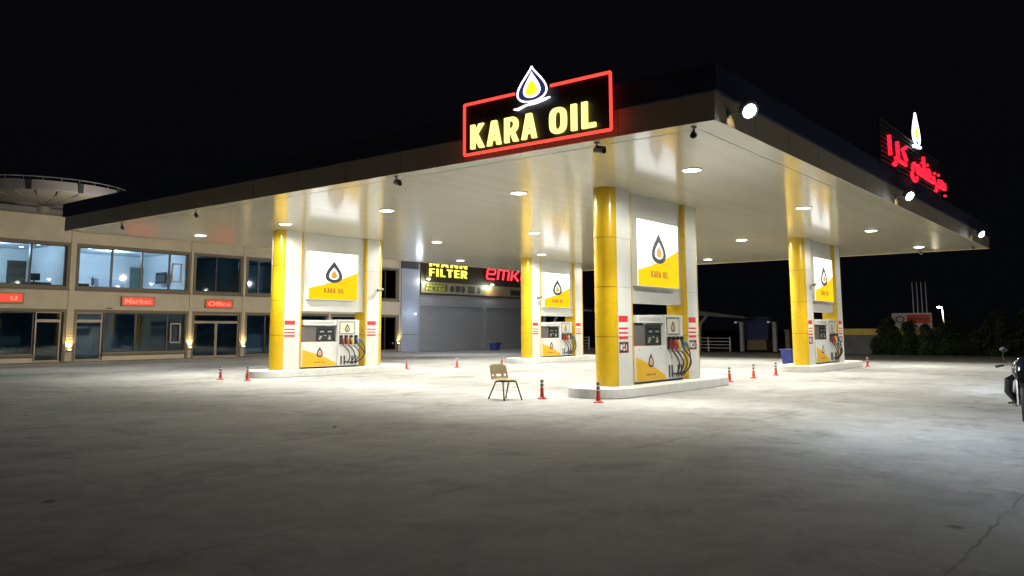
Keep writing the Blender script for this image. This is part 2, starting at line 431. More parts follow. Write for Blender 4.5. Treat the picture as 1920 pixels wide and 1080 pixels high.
def block_text(s, name, material, parent, x, z, w_, h_, y=0.0, depth=.04, gap=.17):
    """heavy cut-out capitals facing -Y; x, z = lower left corner, fitted to w_ x h_"""
    tot = sum(GL[c][0] if c != ' ' else .35 for c in s)+gap*(len(s)-1)
    k = w_/tot; cx = x; b = MB(); e = 0
    for c in s:
        if c == ' ': cx += (.35+gap)*k; continue
        wd, parts = GL[c]
        if parts == 'O':
            def sup(rx, rz, n=28):
                out = []
                for q in range(n):
                    th = 2*PI*q/n; cs, sn = math.cos(th), math.sin(th)
                    out.append((cx+k*(.30+rx*math.copysign(abs(cs)**.75, cs)), z+h_*(.5+rz*math.copysign(abs(sn)**.62, sn))))
                return out
            b.ring(sup(.30, .5), sup(.11, .34), y-depth, y)
        else:
            for p in parts:
                e += 1; yy = y-depth-.0004*(e % 4)
                if p == 'D':
                    def dd(r0, x1, z0, z1, n=14):
                        zc = (z0+z1)/2; hh = (z1-z0)/2
                        return [(.20, z0)]+[(x1-r0+r0*math.cos(-PI/2+PI*q/n), zc+hh*math.sin(-PI/2+PI*q/n)) for q in range(n+1)]+[(.20, z1)]
                    f_ = lambda L: [(cx+a*k, z+c_*h_) for a, c_ in L]
                    b.ring(f_(dd(.22, .60, .38, 1)), f_(dd(.14, .41, .54, .85)), yy, y)
                else: b.prism([(cx+a*k, z+c_*h_) for a, c_ in p], yy, y)
        cx += (wd+gap)*k
    return b.build(name, material, parent)

def drop(cx, cz, w_, h_, n=40, m=1.45):
    """teardrop outline, tip up, centred on cx, bottom at cz"""
    pts = []
    raw = [(math.sin(t)*math.sin(t/2)**m, math.cos(t)) for t in [2*PI*i/n for i in range(n)]]
    mxx = max(p[0] for p in raw)
    for a, b in raw: pts.append((cx+a/mxx*w_/2, cz+(b+1)/2*h_))
    return pts

def lamp(name, kind, loc, energy, col, parent=None, aim=None, size=1.0, blend=0.3, radius=0.1):
    ld = bpy.data.lights.new(name, kind); ld.energy = energy; ld.color = col
    o = bpy.data.objects.new(name, ld); C.objects.link(o); o.location = loc
    if kind == 'SPOT':
        ld.spot_size = size; ld.spot_blend = blend; ld.shadow_soft_size = radius
    elif kind == 'AREA': ld.size = radius
    else: ld.shadow_soft_size = radius
    if aim: o.rotation_euler = Vector(aim).to_track_quat('-Z', 'Y').to_euler()
    if parent: o.parent = parent
    return o

ORD = ['first', 'second', 'third', 'fourth', 'fifth', 'sixth']

# ================================================================== ground
def sheet(name, x0, x1, y0, y1, z, material):
    o = MB().add([(x0, y0, z), (x1, y0, z), (x1, y1, z), (x0, y1, z)], [(0, 1, 2, 3)]).build(name, material)
    return props(o, kind='structure')
sheet('ground', -700, 900, -700, 900, -0.05, M['soil'])
sheet('road', 43.9, 55.5, -200, 250, -0.02, M['asphalt'])
yard = MB().box(-60, 43.6, -60, 60, -0.3, 0).build('yard', M['concrete']); props(yard, kind='structure')
k = MB().box(43.602, 43.8, -60, 60, -0.3, 0.03).build('yard_kerb', M['paving']); props(k, kind='structure')
sheet('forecourt', 43.8, 62, 33, 60, 0.004, M['concrete'])
p_ = MB().box(5, 41.62, 41.2, 42.45, 0.0, 0.06).build('pavement', M['paving']); props(p_, kind='structure')

# ================================================================== canopy
X0, X1, Y0, Y1, ZC = 12.6, 41.2, 5.5, 29.7, 5.1
can = thing('canopy', 'big flat white canopy with taupe and navy edge over the fuel pumps', 'canopy', ((X0+X1)/2, (Y0+Y1)/2, 0))
hx, hy = (X1-X0)/2, (Y1-Y0)/2
MB().box(-hx+.02, hx-.02, -hy+.02, hy-.02, ZC, ZC+.12).build('soffit', M['soffit'], can)
def rim(t, o_, z0, z1, name, material, bevel=0.0):
    b = MB(); a, c = hx+o_, hy+o_
    b.box(-a, -a+t, -c, c, z0, z1); b.box(a-t, a, -c, c, z0, z1)
    b.box(-a+t, a-t, -c, -c+t, z0, z1); b.box(-a+t, a-t, c-t, c, z0, z1)
    return b.build(name, material, can, bevel)
rim(.02, 0, ZC-.03, ZC+.46, 'fascia', M['fascia'])
rim(.26, .07, ZC+.461, ZC+.92, 'upper_fascia', M['fascia_top'])
MB().box(-hx-.02, hx+.02, -hy-.02, hy+.02, ZC+.88, ZC+.90).build('roof', M['fascia_top'], can)
b = MB()
for i in range(1, 13):      # fascia panel joints
    y = -hy+i*(2*hy)/13; b.box(-hx-.003, -hx+.001, y-.006, y+.006, ZC-.03, ZC+.455)
for i in range(1, 16):
    x = -hx+i*(2*hx)/16; b.box(x-.006, x+.006, -hy-.003, -hy+.001, ZC-.03, ZC+.455)
b.build('fascia_joint', M['joint'], can)
b = MB()                     # edge trim line that runs round the soffit half a metre in
b.box(-hx+.55, -hx+.565, -hy+.55, hy-.55, ZC-.004, ZC+.01); b.box(-hx+.565, hx-.55, -hy+.55, -hy+.565, ZC-.004, ZC+.01)
b.build('soffit_trim', mat('soffit_joint', (0.42, 0.40, 0.34), 0.5), can)

# downlights
XL = [16.48, 23.82, 31.0, 38.6]; YL = [7.78, 12.6, 17.5, 22.35, 27.45]
dl = None
for i, x in enumerate(XL):
    for j, y in enumerate(YL):
        if dl is None:
            dl = thing('ceiling_light', '', 'ceiling light', (x, y, ZC), 0, 'round downlights in the canopy')
            MB().lathe([(.235, 0.001), (.235, -.012), (.225, -.022), (.20, -.022), (.195, -.008), (.195, 0.001)], 28, cap=False).build('frame', M['white'], dl, smooth=True)
            MB().lathe([(.194, -.002), (.194, -.016), (.15, -.030), (.06, -.036)], 28).build('lens', M['e_lens'], dl, smooth=True)
            lamp('downlight_beam', 'SPOT', (0, 0, -.05), DOWN_W, DOWN_COL, dl, aim=(0, 0, -1), size=R(114), blend=0.5, radius=0.10)
            lamp('downlight_spill', 'SPOT', (0, 0, -.06), SPILL_W, DOWN_COL, dl, aim=(0, 0, -1), size=R(178), blend=0.3, radius=0.12)
            t = dl
        else:
            t = copy_tree(dl); t.location = (x, y, ZC)
        t['label'] = f'round canopy downlight, {ORD[j]} from the right in the {ORD[i]} row from the camera'

# ================================================================== pump islands
LB_E = {}
def logo(parent, cx, cz, h_, y, mats, name='drop_emblem', swoosh=True, wk=0.78):
    """drop emblem in three layers, cz = bottom, facing -Y at depth y"""
    w_ = h_*wk
    o = MB().prism(drop(cx, cz, w_, h_), y, y-.004).build(name, mats[0], parent)
    MB().prism(drop(cx, cz+h_*.15, w_*.58, h_*.56, m=1.3), y-.004, y-.008).build('inner_drop', mats[1], o)
    MB().prism(drop(cx, cz+h_*.20, w_*.36, h_*.38, m=1.1), y-.008, y-.012).build('core_drop', mats[2], o)
    if swoosh:
        b = MB()
        for sx in (-1, 1):
            pts = [(cx+sx*(w_*.25+i*w_*.09), cz-h_*.02+h_*.10*(i/6)**2) for i in range(7)]
            pts += [(a, b_-h_*.03) for a, b_ in pts[::-1]]
            b.prism(pts, y, y-.004)
        b.build('swoosh', mats[2], o)
    return o

def pillar(x, y, name_label, price_extra):
    t = thing('pillar', name_label, 'pillar', (x, y, .23), 0, 'yellow and white canopy pillars')
    H = ZC-.23
    zs = [0, 1.19, 2.40, 3.62, H]
    core = MB()
    for cx in (.3, 4.74): core.lathe([(.285, .001), (.285, H-.001)], 28, (cx, 0, 0))
    core.box(.3, 1.03, -.285, .285, .001, H-.001); core.box(4.05, 4.74, -.285, .285, .001, H-.001)
    core.build('core', M['joint'], t)
    b = MB()
    for side, cx in ((-1, .3), (1, 4.74)):
        for a, c in zip(zs[:-1], zs[1:]):
            a2, c2 = a+.006, c-.006
            n = 20; pl = []
            for k in range(n+1):
                th = PI/2+PI*k/n
                pl.append((cx-side*math.cos(th)*.3*1.0*(-1)*(-1) if side < 0 else cx-math.cos(th)*.3, math.sin(th)*.3))
            pl = [((cx+math.cos(PI/2+PI*k/n)*.3) if side < 0 else (cx-math.cos(PI/2+PI*k/n)*.3), math.sin(PI/2+PI*k/n)*.3) for k in range(n+1)]
            b.prism(pl, a2, c2, 'z')
    b.build('end_cladding', M['yellow'], t, smooth=True)
    b = MB()
    for a, c in zip(zs[:-1], zs[1:]):
        a2, c2 = a+.004, c-.004
        b.box(.97, 1.04, -.3, .3, a2, c2); b.box(4.04, 4.10, -.3, .3, a2, c2)
    b.build('jamb', M['yellow'], t)
    b = MB()
    for a, c in zip(zs[:-1], zs[1:]):
        for s in (-1, 1):
            y0, y1 = sorted((s*.286, s*.304))
            b.box(.302, .968, y0, y1, a+.003, c-.003); b.box(4.102, 4.738, y0, y1, a+.003, c-.003)
    b.build('column_panel', M['white_clad'], t)
    b = MB(); z0 = 2.27-.23
    b.box(1.042, 4.038, -.17, .17, z0, H-.001)
    b.build('header', M['white_clad'], t)
    for px in (.32, 4.14):
        o = MB().box(px, px+.44, -.309, -.304, 1.13, 1.70).build('price_notice', M['price_white'], t)
        r = MB().box(px, px+.44, -.313, -.309, 1.55, 1.70)
        for zz in (1.37, 1.26, 1.135): r.box(px, px+.44, -.313, -.309, zz, zz+.045+(.02 if zz < 1.2 else 0))
        r.build('red_line', M['price_red'], o)
        if price_extra:
            o = MB().box(px+.02, px+.46, -.309, -.304, .80, 1.06).build('dark_notice', M['sticker_dark'], t)
            r = MB()
            r.box(px+.06, px+.16, -.312, -.309, .87, 1.0).box(px+.20, px+.29, -.312, -.309, .85, .9).box(px+.20, px+.26, -.312, -.309, .94, 1.02).box(px+.33, px+.37, -.312, -.309, .86, 1.0)
            r.build('notice_mark', M['price_white'], o)
    return t

def lightbox(x, y, label):
    t = thing('illuminated_sign', label, 'sign', (x, y, 2.69), 0, 'square light boxes on the pillars')
    W, Hh, y = 2.32, 1.76, 0
    MB().box(0, W, -.14, 0, 0, Hh).build('casing', M['white'], t, .01)
    MB().box(.02, W-.02, -.150, -.1405, .02, Hh-.02).build('face', M['e_white'], t)
    n = 14
    top = [(W-.02-(W-.04)*i/n, Hh*(.60-.36*(i/n)-.035*math.sin(PI*i/n))) for i in range(n+1)]
    MB().prism([(.02, .02), (W-.02, .02)]+top, -.1505, -.154).build('yellow_field', M['e_yellow'], t)
    ink = emat('lightbox_ink', (0.03, 0.035, 0.06), 0.4) if 'ink' not in LB_E else LB_E['ink']
    LB_E['ink'] = ink
    og = LB_E.setdefault('or', LB_E.get('or') or emat('lightbox_orange', (1, 0.40, 0.02), 0.9))
    br = LB_E.setdefault('br', LB_E.get('br') or emat('lightbox_brown', (0.55, 0.10, 0.0), 0.6))
    logo(t, W*.5, Hh*.36, Hh*.46, -.1545, (ink, M['e_white'], og), wk=.98)
    block_text('KARA OIL', 'lettering', br, t, W*.31, Hh*.145, W*.40, Hh*.10, -.1545, .003)
    return t

def hose_path(x0, z0, x1, z1, bulge, y0=-.36, out=.10):
    pts = []
    for i in range(15):
        u = i/14
        xx = x0+(x1-x0)*u+bulge*math.sin(PI*u)
        zz = z0+(z1-z0)*(u**1.25)-.05*math.sin(PI*u)
        pts.append((xx, y0-out*math.sin(PI*u), zz))
    return pts

def dispenser(x, y, label):
    """x = left end, y = centre line; front faces -Y"""
    t = thing('fuel_dispenser', label, 'fuel pump', (x, y, .23), 0, 'fuel dispensers on the islands')
    D = .33
    MB().box(.0, 2.66, -D+.04, D-.04, 0, .055).build('plinth', M['black'], t)
    MB().box(.0, 1.60, -D, D, .056, .94).build('cabinet', M['white'], t, .008)
    fr = MB().prism([(.03, .07), (1.57, .07), (1.57, .17), (.9, .44), (.03, .68)], -D-.001, -D-.005).build('yellow_field', M['yellow_paint'], t)
    logo(t, .80, .40, .36, -D-.0055, (M['ink'], M['white'], M['orange']), swoosh=False)
    text_obj('KARA OIL', 'lettering', M['sticker_dark'], fr, .80, .22, .52, .05, -D-.0055, .002, bold=.01)
    b = MB(); b.lathe([(.012, 0), (.012, .01)], 10, (0, 0, 0))
    MB().box(.20, .23, -D-.006, -D, .84, .87).box(1.34, 1.37, -D-.006, -D, .84, .87).build('lock', M['grey_metal'], t)
    # display head
    MB().prism([(-.24, .942), (.24, .942), (.24, 1.50), (-.24, 1.50)], .02, 1.55, 'x').build('display_head', M['grey_panel'], t, .006)
    o = MB().box(.70, 1.53, -.262, -.241, .96, 1.48).build('display_panel', M['black'], t, .006)
    s_ = MB()
    s_.box(.78, 1.10, -.266, -.262, 1.24, 1.40).box(1.16, 1.46, -.266, -.262, 1.24, 1.40)
    s_.build('screen', M['screen'], o)
    s_ = MB()
    s_.box(.80, .88, -.268, -.262, 1.02, 1.08).box(.83, .94, -.268, -.262, 1.08, 1.16).box(1.22, 1.36, -.268, -.262, 1.02, 1.09).box(1.26, 1.33, -.268, -.262, 1.09, 1.17).box(1.02, 1.14, -.268, -.262, 1.15, 1.18)
    s_.build('keypad', M['lcd'], o)
    s_ = MB().box(.84, 1.04, -.267, -.266, 1.28, 1.34).box(1.20, 1.40, -.267, -.266, 1.28, 1.34).build('digits', M['grey_metal'], o)
    MB().box(.16, 1.60, -.30, .30, 1.53, 1.725).build('top_band', M['white'], t, .01)
    MB().box(.30, 1.45, -.305, -.3005, 1.585, 1.67).build('band_strip', mat('pale_grey', (.55, .56, .58), .35), t)
    MB().box(.10, .60, -D+.02, -.245, .942, .955).build('ledge', M['orange'], t)
    # hose tower
    MB().box(1.63, 2.66, -D, D, .056, 1.75).build('tower', M['white'], t, .01)
    f = MB().ring([(1.70, 1.22), (2.44, 1.22), (2.44, 1.68), (1.70, 1.68)], [(1.73, 1.25), (2.41, 1.25), (2.41, 1.65), (1.73, 1.65)], -D-.012, -D-.0005).build('logo_frame', M['grey_metal'], t)
    MB().box(1.732, 2.408, -D-.006, -D-.0007, 1.252, 1.648).build('logo_plate', mat('cream_plate', (.74, .72, .62), .4), f)
    logo(f, 2.07, 1.30, .29, -D-.0065, (M['ink'], M['white'], M['orange']), swoosh=False)
    cols = [M['noz_maroon'], M['noz_red'], M['noz_cream'], M['noz_blue']]
    for k_, cx in enumerate((1.76, 2.00, 2.24, 2.48)):
        hs = MB().prism([(cx-.055, .84), (cx+.055, .84), (cx+.055, 1.17), (cx-.055, 1.17)], -D-.03, -D-.0008).build('nozzle_holder', M['charcoal'], t)
        nz = MB()
        nz.tube([(cx, -D-.06, 1.08), (cx+.01, -D-.085, 1.00), (cx+.045, -D-.10, .86)], [.048, .050, .036], 10)
        nz.tube([(cx+.045, -D-.10, .86), (cx+.06, -D-.09, .79)], [.028, .022], 8)
        no = nz.build('nozzle', cols[k_], t, smooth=True)
        MB().lathe([(.0, -.055), (.045, -.04), (.055, 0), (.045, .04), (.0, .055)], 14, (cx, -D-.055, 1.13), cap=False).build('nozzle_head', M['black'], no, smooth=True)
        b0 = .16+.05*k_
        MB().tube(hose_path(cx+.06, .80, 2.02+.13*k_, .14, b0, -D-.09, .07), .019, 8).build('hose', M['rubber'], t, smooth=True)
    g = MB().tube([(2.67, -D+.05, 1.06), (2.74, -D-.05, .98), (2.79, -D-.08, .88)], [.04, .048, .03], 10).build('nozzle', M['noz_green'], t, smooth=True)
    MB().tube([(2.79, -D-.08, .88), (2.86, -D-.1, .72), (2.88, -D-.1, .52), (2.80, -D-.1, .34), (2.60, -D-.08, .22), (2.30, -D-.05, .17), (1.95, -D-.02, .20)], .019, 8).build('hose', M['rubber'], t, smooth=True)
    for cx in (1.80, 1.95, 2.32, 2.5):
        MB().box(cx-.028, cx+.028, -D-.022, -D-.0006, .10, .42).build('hose_grip', M['charcoal'], t, .004)
    return t

def island(x, y, label):
    r = .82; xa, xb = x-.82, x+5.04+1.15
    pl = []
    n = 18
    for k_ in range(n+1): th = PI/2+PI*k_/n; pl.append((xa+r+r*math.cos(th), r*math.sin(th)))
    for k_ in range(n+1): th = -PI/2+PI*k_/n; pl.append((xb-r+r*math.cos(th), r*math.sin(th)))
    pl = [(a-x, b_) for a, b_ in pl]
    o = MB().prism(pl, 0, .23, 'z').build('pump_island', M['kerb'], None, .018)
    o.location = (x, y, 0)
    return props(o, label, 'kerb island', 'white kerb islands under the pumps')

def wall_cam(x, y, z, label):
    t = thing('wall_camera', label, 'security camera', (x, y, z), 0, 'small camera housings on the pillars')
    MB().box(-.03, .03, -.14, 0, -.02, .02).build('bracket', M['grey_metal'], t)
    MB().tube([(-.16, -.18, -.03), (.12, -.18, .02)], [.055, .05], 10).build('housing', M['grey_panel'], t, smooth=True)
    return t

spec = [
    (17.06, 10.55, 'nearest', 'nearest the camera, beside the chair', True),
    (17.24, 24.00, 'left', 'in front of the beige office building', False),
    (31.56, 10.75, 'right', 'at the far right, beside the blue bin', True),
    (31.80, 24.05, 'rear', 'farthest back, beside the dark shuttered garage', False)]
for x, y, nm, where, ex in spec:
    island(x, y, f'white kerb island of the {nm} pump, {where}')
    pillar(x, y, f'yellow and white portal pillar {where}', ex)
    lightbox(x+1.29, y-.17, f'lit square drop sign on the pillar {where}')
    dispenser(x+1.06, y, f'white and yellow fuel dispenser {where}')
for (x, y, z, l) in [(21.9, 23.70, 3.15, 'grey camera on right column of the pillar before the office building'),
                     (32.5, 23.75, 3.15, 'grey camera on left column of the rearmost pillar'),
                     (32.3, 10.45, 3.3, 'grey camera on left column of the far right pillar')]:
    wall_cam(x, y, z, l)

# ================================================================== KARA OIL roof-edge sign (faces -X)
def bar_poly(p, q, r):
    return [p, q]
t = thing('neon_sign', 'red framed KARA OIL neon sign with white drop on the canopy edge', 'sign', (12.40, 10.88, 0.02), -PI/2)
# local x: 0..3.5 runs to the right in the picture, z in world height
MB().box(.03, 3.47, .02, .06, 5.16, 6.19).build('back_panel', mat('sign_back', (.015, .010, .010), .6), t)
fr = MB()
rr = .030
for a, c in (((0, 6.2), (1.31, 6.2)), ((2.18, 6.2), (3.5, 6.2)), ((0, 5.14), (3.5, 5.14)), ((0, 5.14), (0, 6.2)), ((3.5, 5.14), (3.5, 6.2))):
    fr.tube([(a[0], 0, a[1]), (c[0], 0, c[1])], rr, 10)
fr.build('neon_frame', M['e_red_neon'], t, smooth=True)
block_text('KARA', 'lettering', M['e_kara'], t, .20, 5.235, 1.66, .50, .0, .05)
block_text('OIL', 'lettering', M['e_kara'], t, 2.17, 5.235, 1.02, .50, .0, .05)
cxn = 1.76
def neon_drop(cx, z0, w_, h_, r_):
    pl = drop(cx, z0, w_, h_, m=1.7)
    dp = MB().prism(pl, .01, -.03).build('drop_emblem', M['navy_acr'], t)
    MB().tube([(a, -.035, b_) for a, b_ in pl+[pl[0]]], r_, 8).build('drop_outline', M['e_neon_white'], dp, smooth=True)
    il = drop(cx, z0+h_*.11, w_*.58, h_*.74, m=1.7)
    MB().prism(il, -.031, -.045).build('inner_drop', M['e_neon_white'], dp)
    MB().prism(drop(cx, z0+h_*.17, w_*.40, h_*.46, m=1.3), -.046, -.055).build('core_drop', M['e_neon_yellow'], dp)
    q = w_/.76
    MB().tube([(cx-.47*q, -.04, z0-.09), (cx-.36*q, -.04, z0-.105), (cx-.15*q, -.04, z0-.055), (cx+.12*q, -.04, z0-.05), (cx+.34*q, -.04, z0-.01), (cx+.47*q, -.04, z0+.01)],
              [r_*.8, r_*1.7, r_*1.2, r_*1.2, r_*1.7, r_*.8], 8).build('swoosh', M['e_neon_white'], dp, smooth=True)
neon_drop(cxn, 5.96, .70, .70, .017)

# ================================================================== Kurdish sign on the other edge (faces -Y)
t = thing('roof_sign', 'slatted roof sign with red Kurdish letters and a white drop', 'sign', (22.7, 5.32, 0), 0)
b = MB()
for i in range(10): b.box(0, 7.7, .02, .05, 6.02+i*.125, 6.02+i*.125+.055)
b.build('slat_panel', mat('grey_slats', (.035, .035, .04), .5), t)
for i in range(5): MB().box(.1+i*1.85, .16+i*1.85, .055, .10, 5.9, 7.2).build('support_post', M['charcoal'], t)
def strokes(lst, r, name, y=-.03):
    b = MB()
    for pl in lst:
        b.tube([(a, y, c) for a, c in pl], r, 8)
    return b.build(name, M['e_red_letter'], t, smooth=True)
BL = 6.26    # writing line
def arc(cx, cz, rx, rz, a0, a1, n=8): return [(cx+rx*math.cos(R(a0+(a1-a0)*i/n)), cz+rz*math.sin(R(a0+(a1-a0)*i/n))) for i in range(n+1)]
kara = [[(.75, 6.98), (.78, BL)],                                   # alef
        arc(1.18, BL, .22, .26, 20, -110),                                  # re
        [(1.62, 6.95), (1.65, BL+.03), (1.9, BL), (2.5, BL), (2.62, BL+.2), (2.35, BL+.42), (2.2, BL+.52), (2.7, BL+.72)]]     # alef joined to kaf
word = [[(8.05, BL+.26), (8.05, BL+.02), (7.7, BL)], arc(7.5, BL+.12, .16, .14, -90, 250), [(7.1, BL+.25), (7.1, BL), (6.75, BL)],
        arc(6.55, BL, .20, .24, 20, -110), [(6.3, BL+.24), (6.3, BL), (4.95, BL)], [(6.1, BL+.05), (6.1, BL+.22)],
        arc(5.55, BL+.13, .26, .22, 180, 20)+[(5.2, BL)], [(4.92, 6.95), (4.95, BL)], [(4.7, BL+.26), (4.7, BL), (4.3, BL)],
        arc(4.15, BL+.12, .16, .14, -90, 250), arc(3.62, BL+.06, .22, .18, 60, 200)+arc(3.55, BL-.14, .33, .2, 190, 350)]
def tall(L, k=1.25): return [[(a, BL+(c-BL)*k) for a, c in pl] for pl in L]
strokes(tall(kara, .76), .052, 'lettering'); strokes(tall(word, .92), .050, 'lettering')
b = MB()
for a, c in ((8.0, BL-.20), (7.1, BL+.38), (6.5, BL+.35), (5.45, BL+.46), (4.72, BL+.42)):
    b.lathe([(0, -.05), (.04, -.03), (.05, 0), (.04, .03), (0, .05)], 10, (a, -.03, c), cap=False)
b.build('letter_dot', M['e_red_letter'], t, smooth=True)
neon_drop(4.1, 7.12, .86, 1.0, .03)

# ================================================================== floodlights on the right edge
fl = None
for i, x in enumerate((13.15, 24.65, 36.6)):
    if fl is None:
        fl = thing('floodlight', '', 'floodlight', (x, 5.5, 5.3), 0, 'white floodlights along the canopy edge')
        MB().tube([(0, 0, -.02), (0, -.30, -.02)], .02, 8).box(-.06, .06, -.012, 0, -.09, .05).build('arm', M['grey_metal'], fl)
        MB().prism([(-.24, -.10), (-.24+.06, -.17), (.0, -.03), (-.04, .10)][::-1], -.17, .17, 'x')
        tilt = R(38)
        hb = MB().lathe([(.06, -.16), (.10, -.14), (.13, -.04), (.18, 0), (.18, .03), (.16, .035)], 24)
        hb.v = [(x_, -z_, y_) for x_, y_, z_ in hb.v]
        h = hb.build('housing', M['grey_panel'], fl, smooth=True)
        h.location = (0, -.36, -.02); h.rotation_euler = (R(34), 0, R(-30))
        hb = MB().lathe([(.12, .0352), (.115, .045), (.08, .055), (.02, .058)], 24)
        hb.v = [(x_, -z_, y_) for x_, y_, z_ in hb.v]
        g = hb.build('lens', M['e_flood'], h, smooth=True)
        lamp('flood_beam', 'SPOT', (0, -.46, -.10), FLOOD_W, FLOOD_COL, fl, aim=(.25, -.80, -.42), size=R(150), blend=1.0, radius=0.12)
        lamp('flood_spill', 'SPOT', (.06, -.22, .0), 22, (1, .90, .55), fl, aim=(0.10, .9, -.80), size=R(80), blend=0.8, radius=0.04)
        q = fl
    else:
        q = copy_tree(fl); q.location = (x, 5.5, 5.3)
    q['label'] = 'white floodlight on the canopy edge, ' + ['nearest the front corner', 'below the red Kurdish sign', 'at the far right end'][i]
for i, x in enumerate((17.5, 27.5, 37.5)):      # the same lamps on the edge towards the shops
    q = copy_tree(fl); q.location = (x, 29.7, 5.3); q.rotation_euler = (0, 0, PI)
    for ch in q.children:
        if ch.type == 'LIGHT' and ch.name.startswith('flood_beam'):
            ch.data = ch.data.copy(); ch.data.energy = (2000, 2000, 4200)[i]; ch.data.color = ((1, .93, .80), (1, .93, .80), (.93, .95, 1))[i]
            ch.rotation_euler = Vector(((.1, 0, -.35)[i], -.85, -.10)).to_track_quat('-Z', 'Y').to_euler(); ch.data.spot_size = R(140)
    q['label'] = 'floodlight on the hidden canopy edge facing the shops, ' + ['before the lit offices', 'in the middle', 'before the garage'][i]

# security cameras hung under the canopy edge
cc = None
for i, (x, y, rz, lab) in enumerate([(12.95, 6.05, R(200), 'black security camera at the near canopy corner'), (12.9, 8.0, R(250), 'grey security camera hanging below the KARA OIL sign'),
        (12.9, 13.4, R(250), 'grey security camera under the canopy edge left of the KARA OIL sign'), (12.9, 21.8, R(250), 'grey security camera under the canopy edge above the office sign'),
        (12.9, 26.2, R(250), 'grey security camera under the far left canopy corner'), (38.5, 5.75, R(200), 'grey security camera under the far right canopy corner'),
        (39.9, 8.0, R(200), 'small pale security camera under the far right soffit')]):
    if cc is None:
        cc = thing('security_camera', lab, 'security camera', (x, y, ZC-.005), rz, 'security cameras under the canopy edge')
        MB().lathe([(.05, 0), (.05, -.02), (.02, -.03), (.018, -.14)], 12).build('stem', M['grey_metal'], cc, smooth=True)
        MB().tube([(-.05, 0, -.13), (.22, 0, -.20)], [.052, .052], 12).build('housing', M['grey_panel'], cc, smooth=True)
        MB().tube([(.215, 0, -.199), (.235, 0, -.204)], [.045, .04], 12).build('lens', M['black'], cc)
        MB().tube([(-.03, 0, -.075), (.25, 0, -.148)], [.03, .03], 4).build('sunshield', M['charcoal'], cc)
        q = cc
    else:
        q = copy_tree(cc); q.location = (x, y, ZC-.005); q.rotation_euler = (0, 0, rz); q['label'] = lab

# ================================================================== traffic posts
cone_lab = ['red traffic post before the office doors, leftmost of all', 'red traffic post just left of the left pump island', 'red traffic post right of the left pump island',
    'small red traffic post in front of the wide garage shutter', 'red traffic post seen just above the chair back', 'red traffic post between the chair and nearest kerb island',
    'nearest red traffic post, against the round kerb end', 'red traffic post off the right end of the nearest island', 'red traffic post midway between nearest and right islands',
    'red traffic post closest to the blue bin', 'red traffic post beyond the far right pillar']
cn = None
for i, (x, y) in enumerate([(15.28, 23.92), (15.48, 22.72), (23.98, 24.16), (26.26, 23.42), (29.0, 23.17), (15.6, 11.27), (15.56, 9.72), (23.6, 10.47), (26.31, 10.46), (28.26, 10.44), (36.79, 9.67)]):
    if i == 7: x, y = 24.0, 10.3
    if cn is None:
        cn = thing('traffic_post', '', 'traffic post', (x, y, 0), 0, 'red flexible traffic posts')
        MB().lathe([(.115, 0), (.115, .015), (.10, .028), (.062, .04), (.05, .06)], 20).build('base', M['red'], cn, smooth=True)
        MB().lathe([(.055, .05), (.046, .10), (.040, .24), (.038, .262)], 18).build('post', M['red'], cn, smooth=True)
        MB().lathe([(.0375, .262), (.0375, .285)], 18, cap=False).build('white_band', M['band_white'], cn, smooth=True)
        MB().lathe([(.041, .285), (.041, .345), (.037, .350)], 18).build('grey_band', M['band'], cn, smooth=True)
        MB().lathe([(.036, .350), (.036, .385)], 18, cap=False).build('pale_band', M['band_white'], cn, smooth=True)
        MB().lathe([(.041, .385), (.041, .425), (.036, .44), (.01, .447)], 18).build('cap', M['band'], cn, smooth=True)
        q = cn
    else:
        q = copy_tree(cn); q.location = (x, y, 0); q.rotation_euler = (0, 0, i*.7)
    s = 1.0
    q['label'] = cone_lab[i]

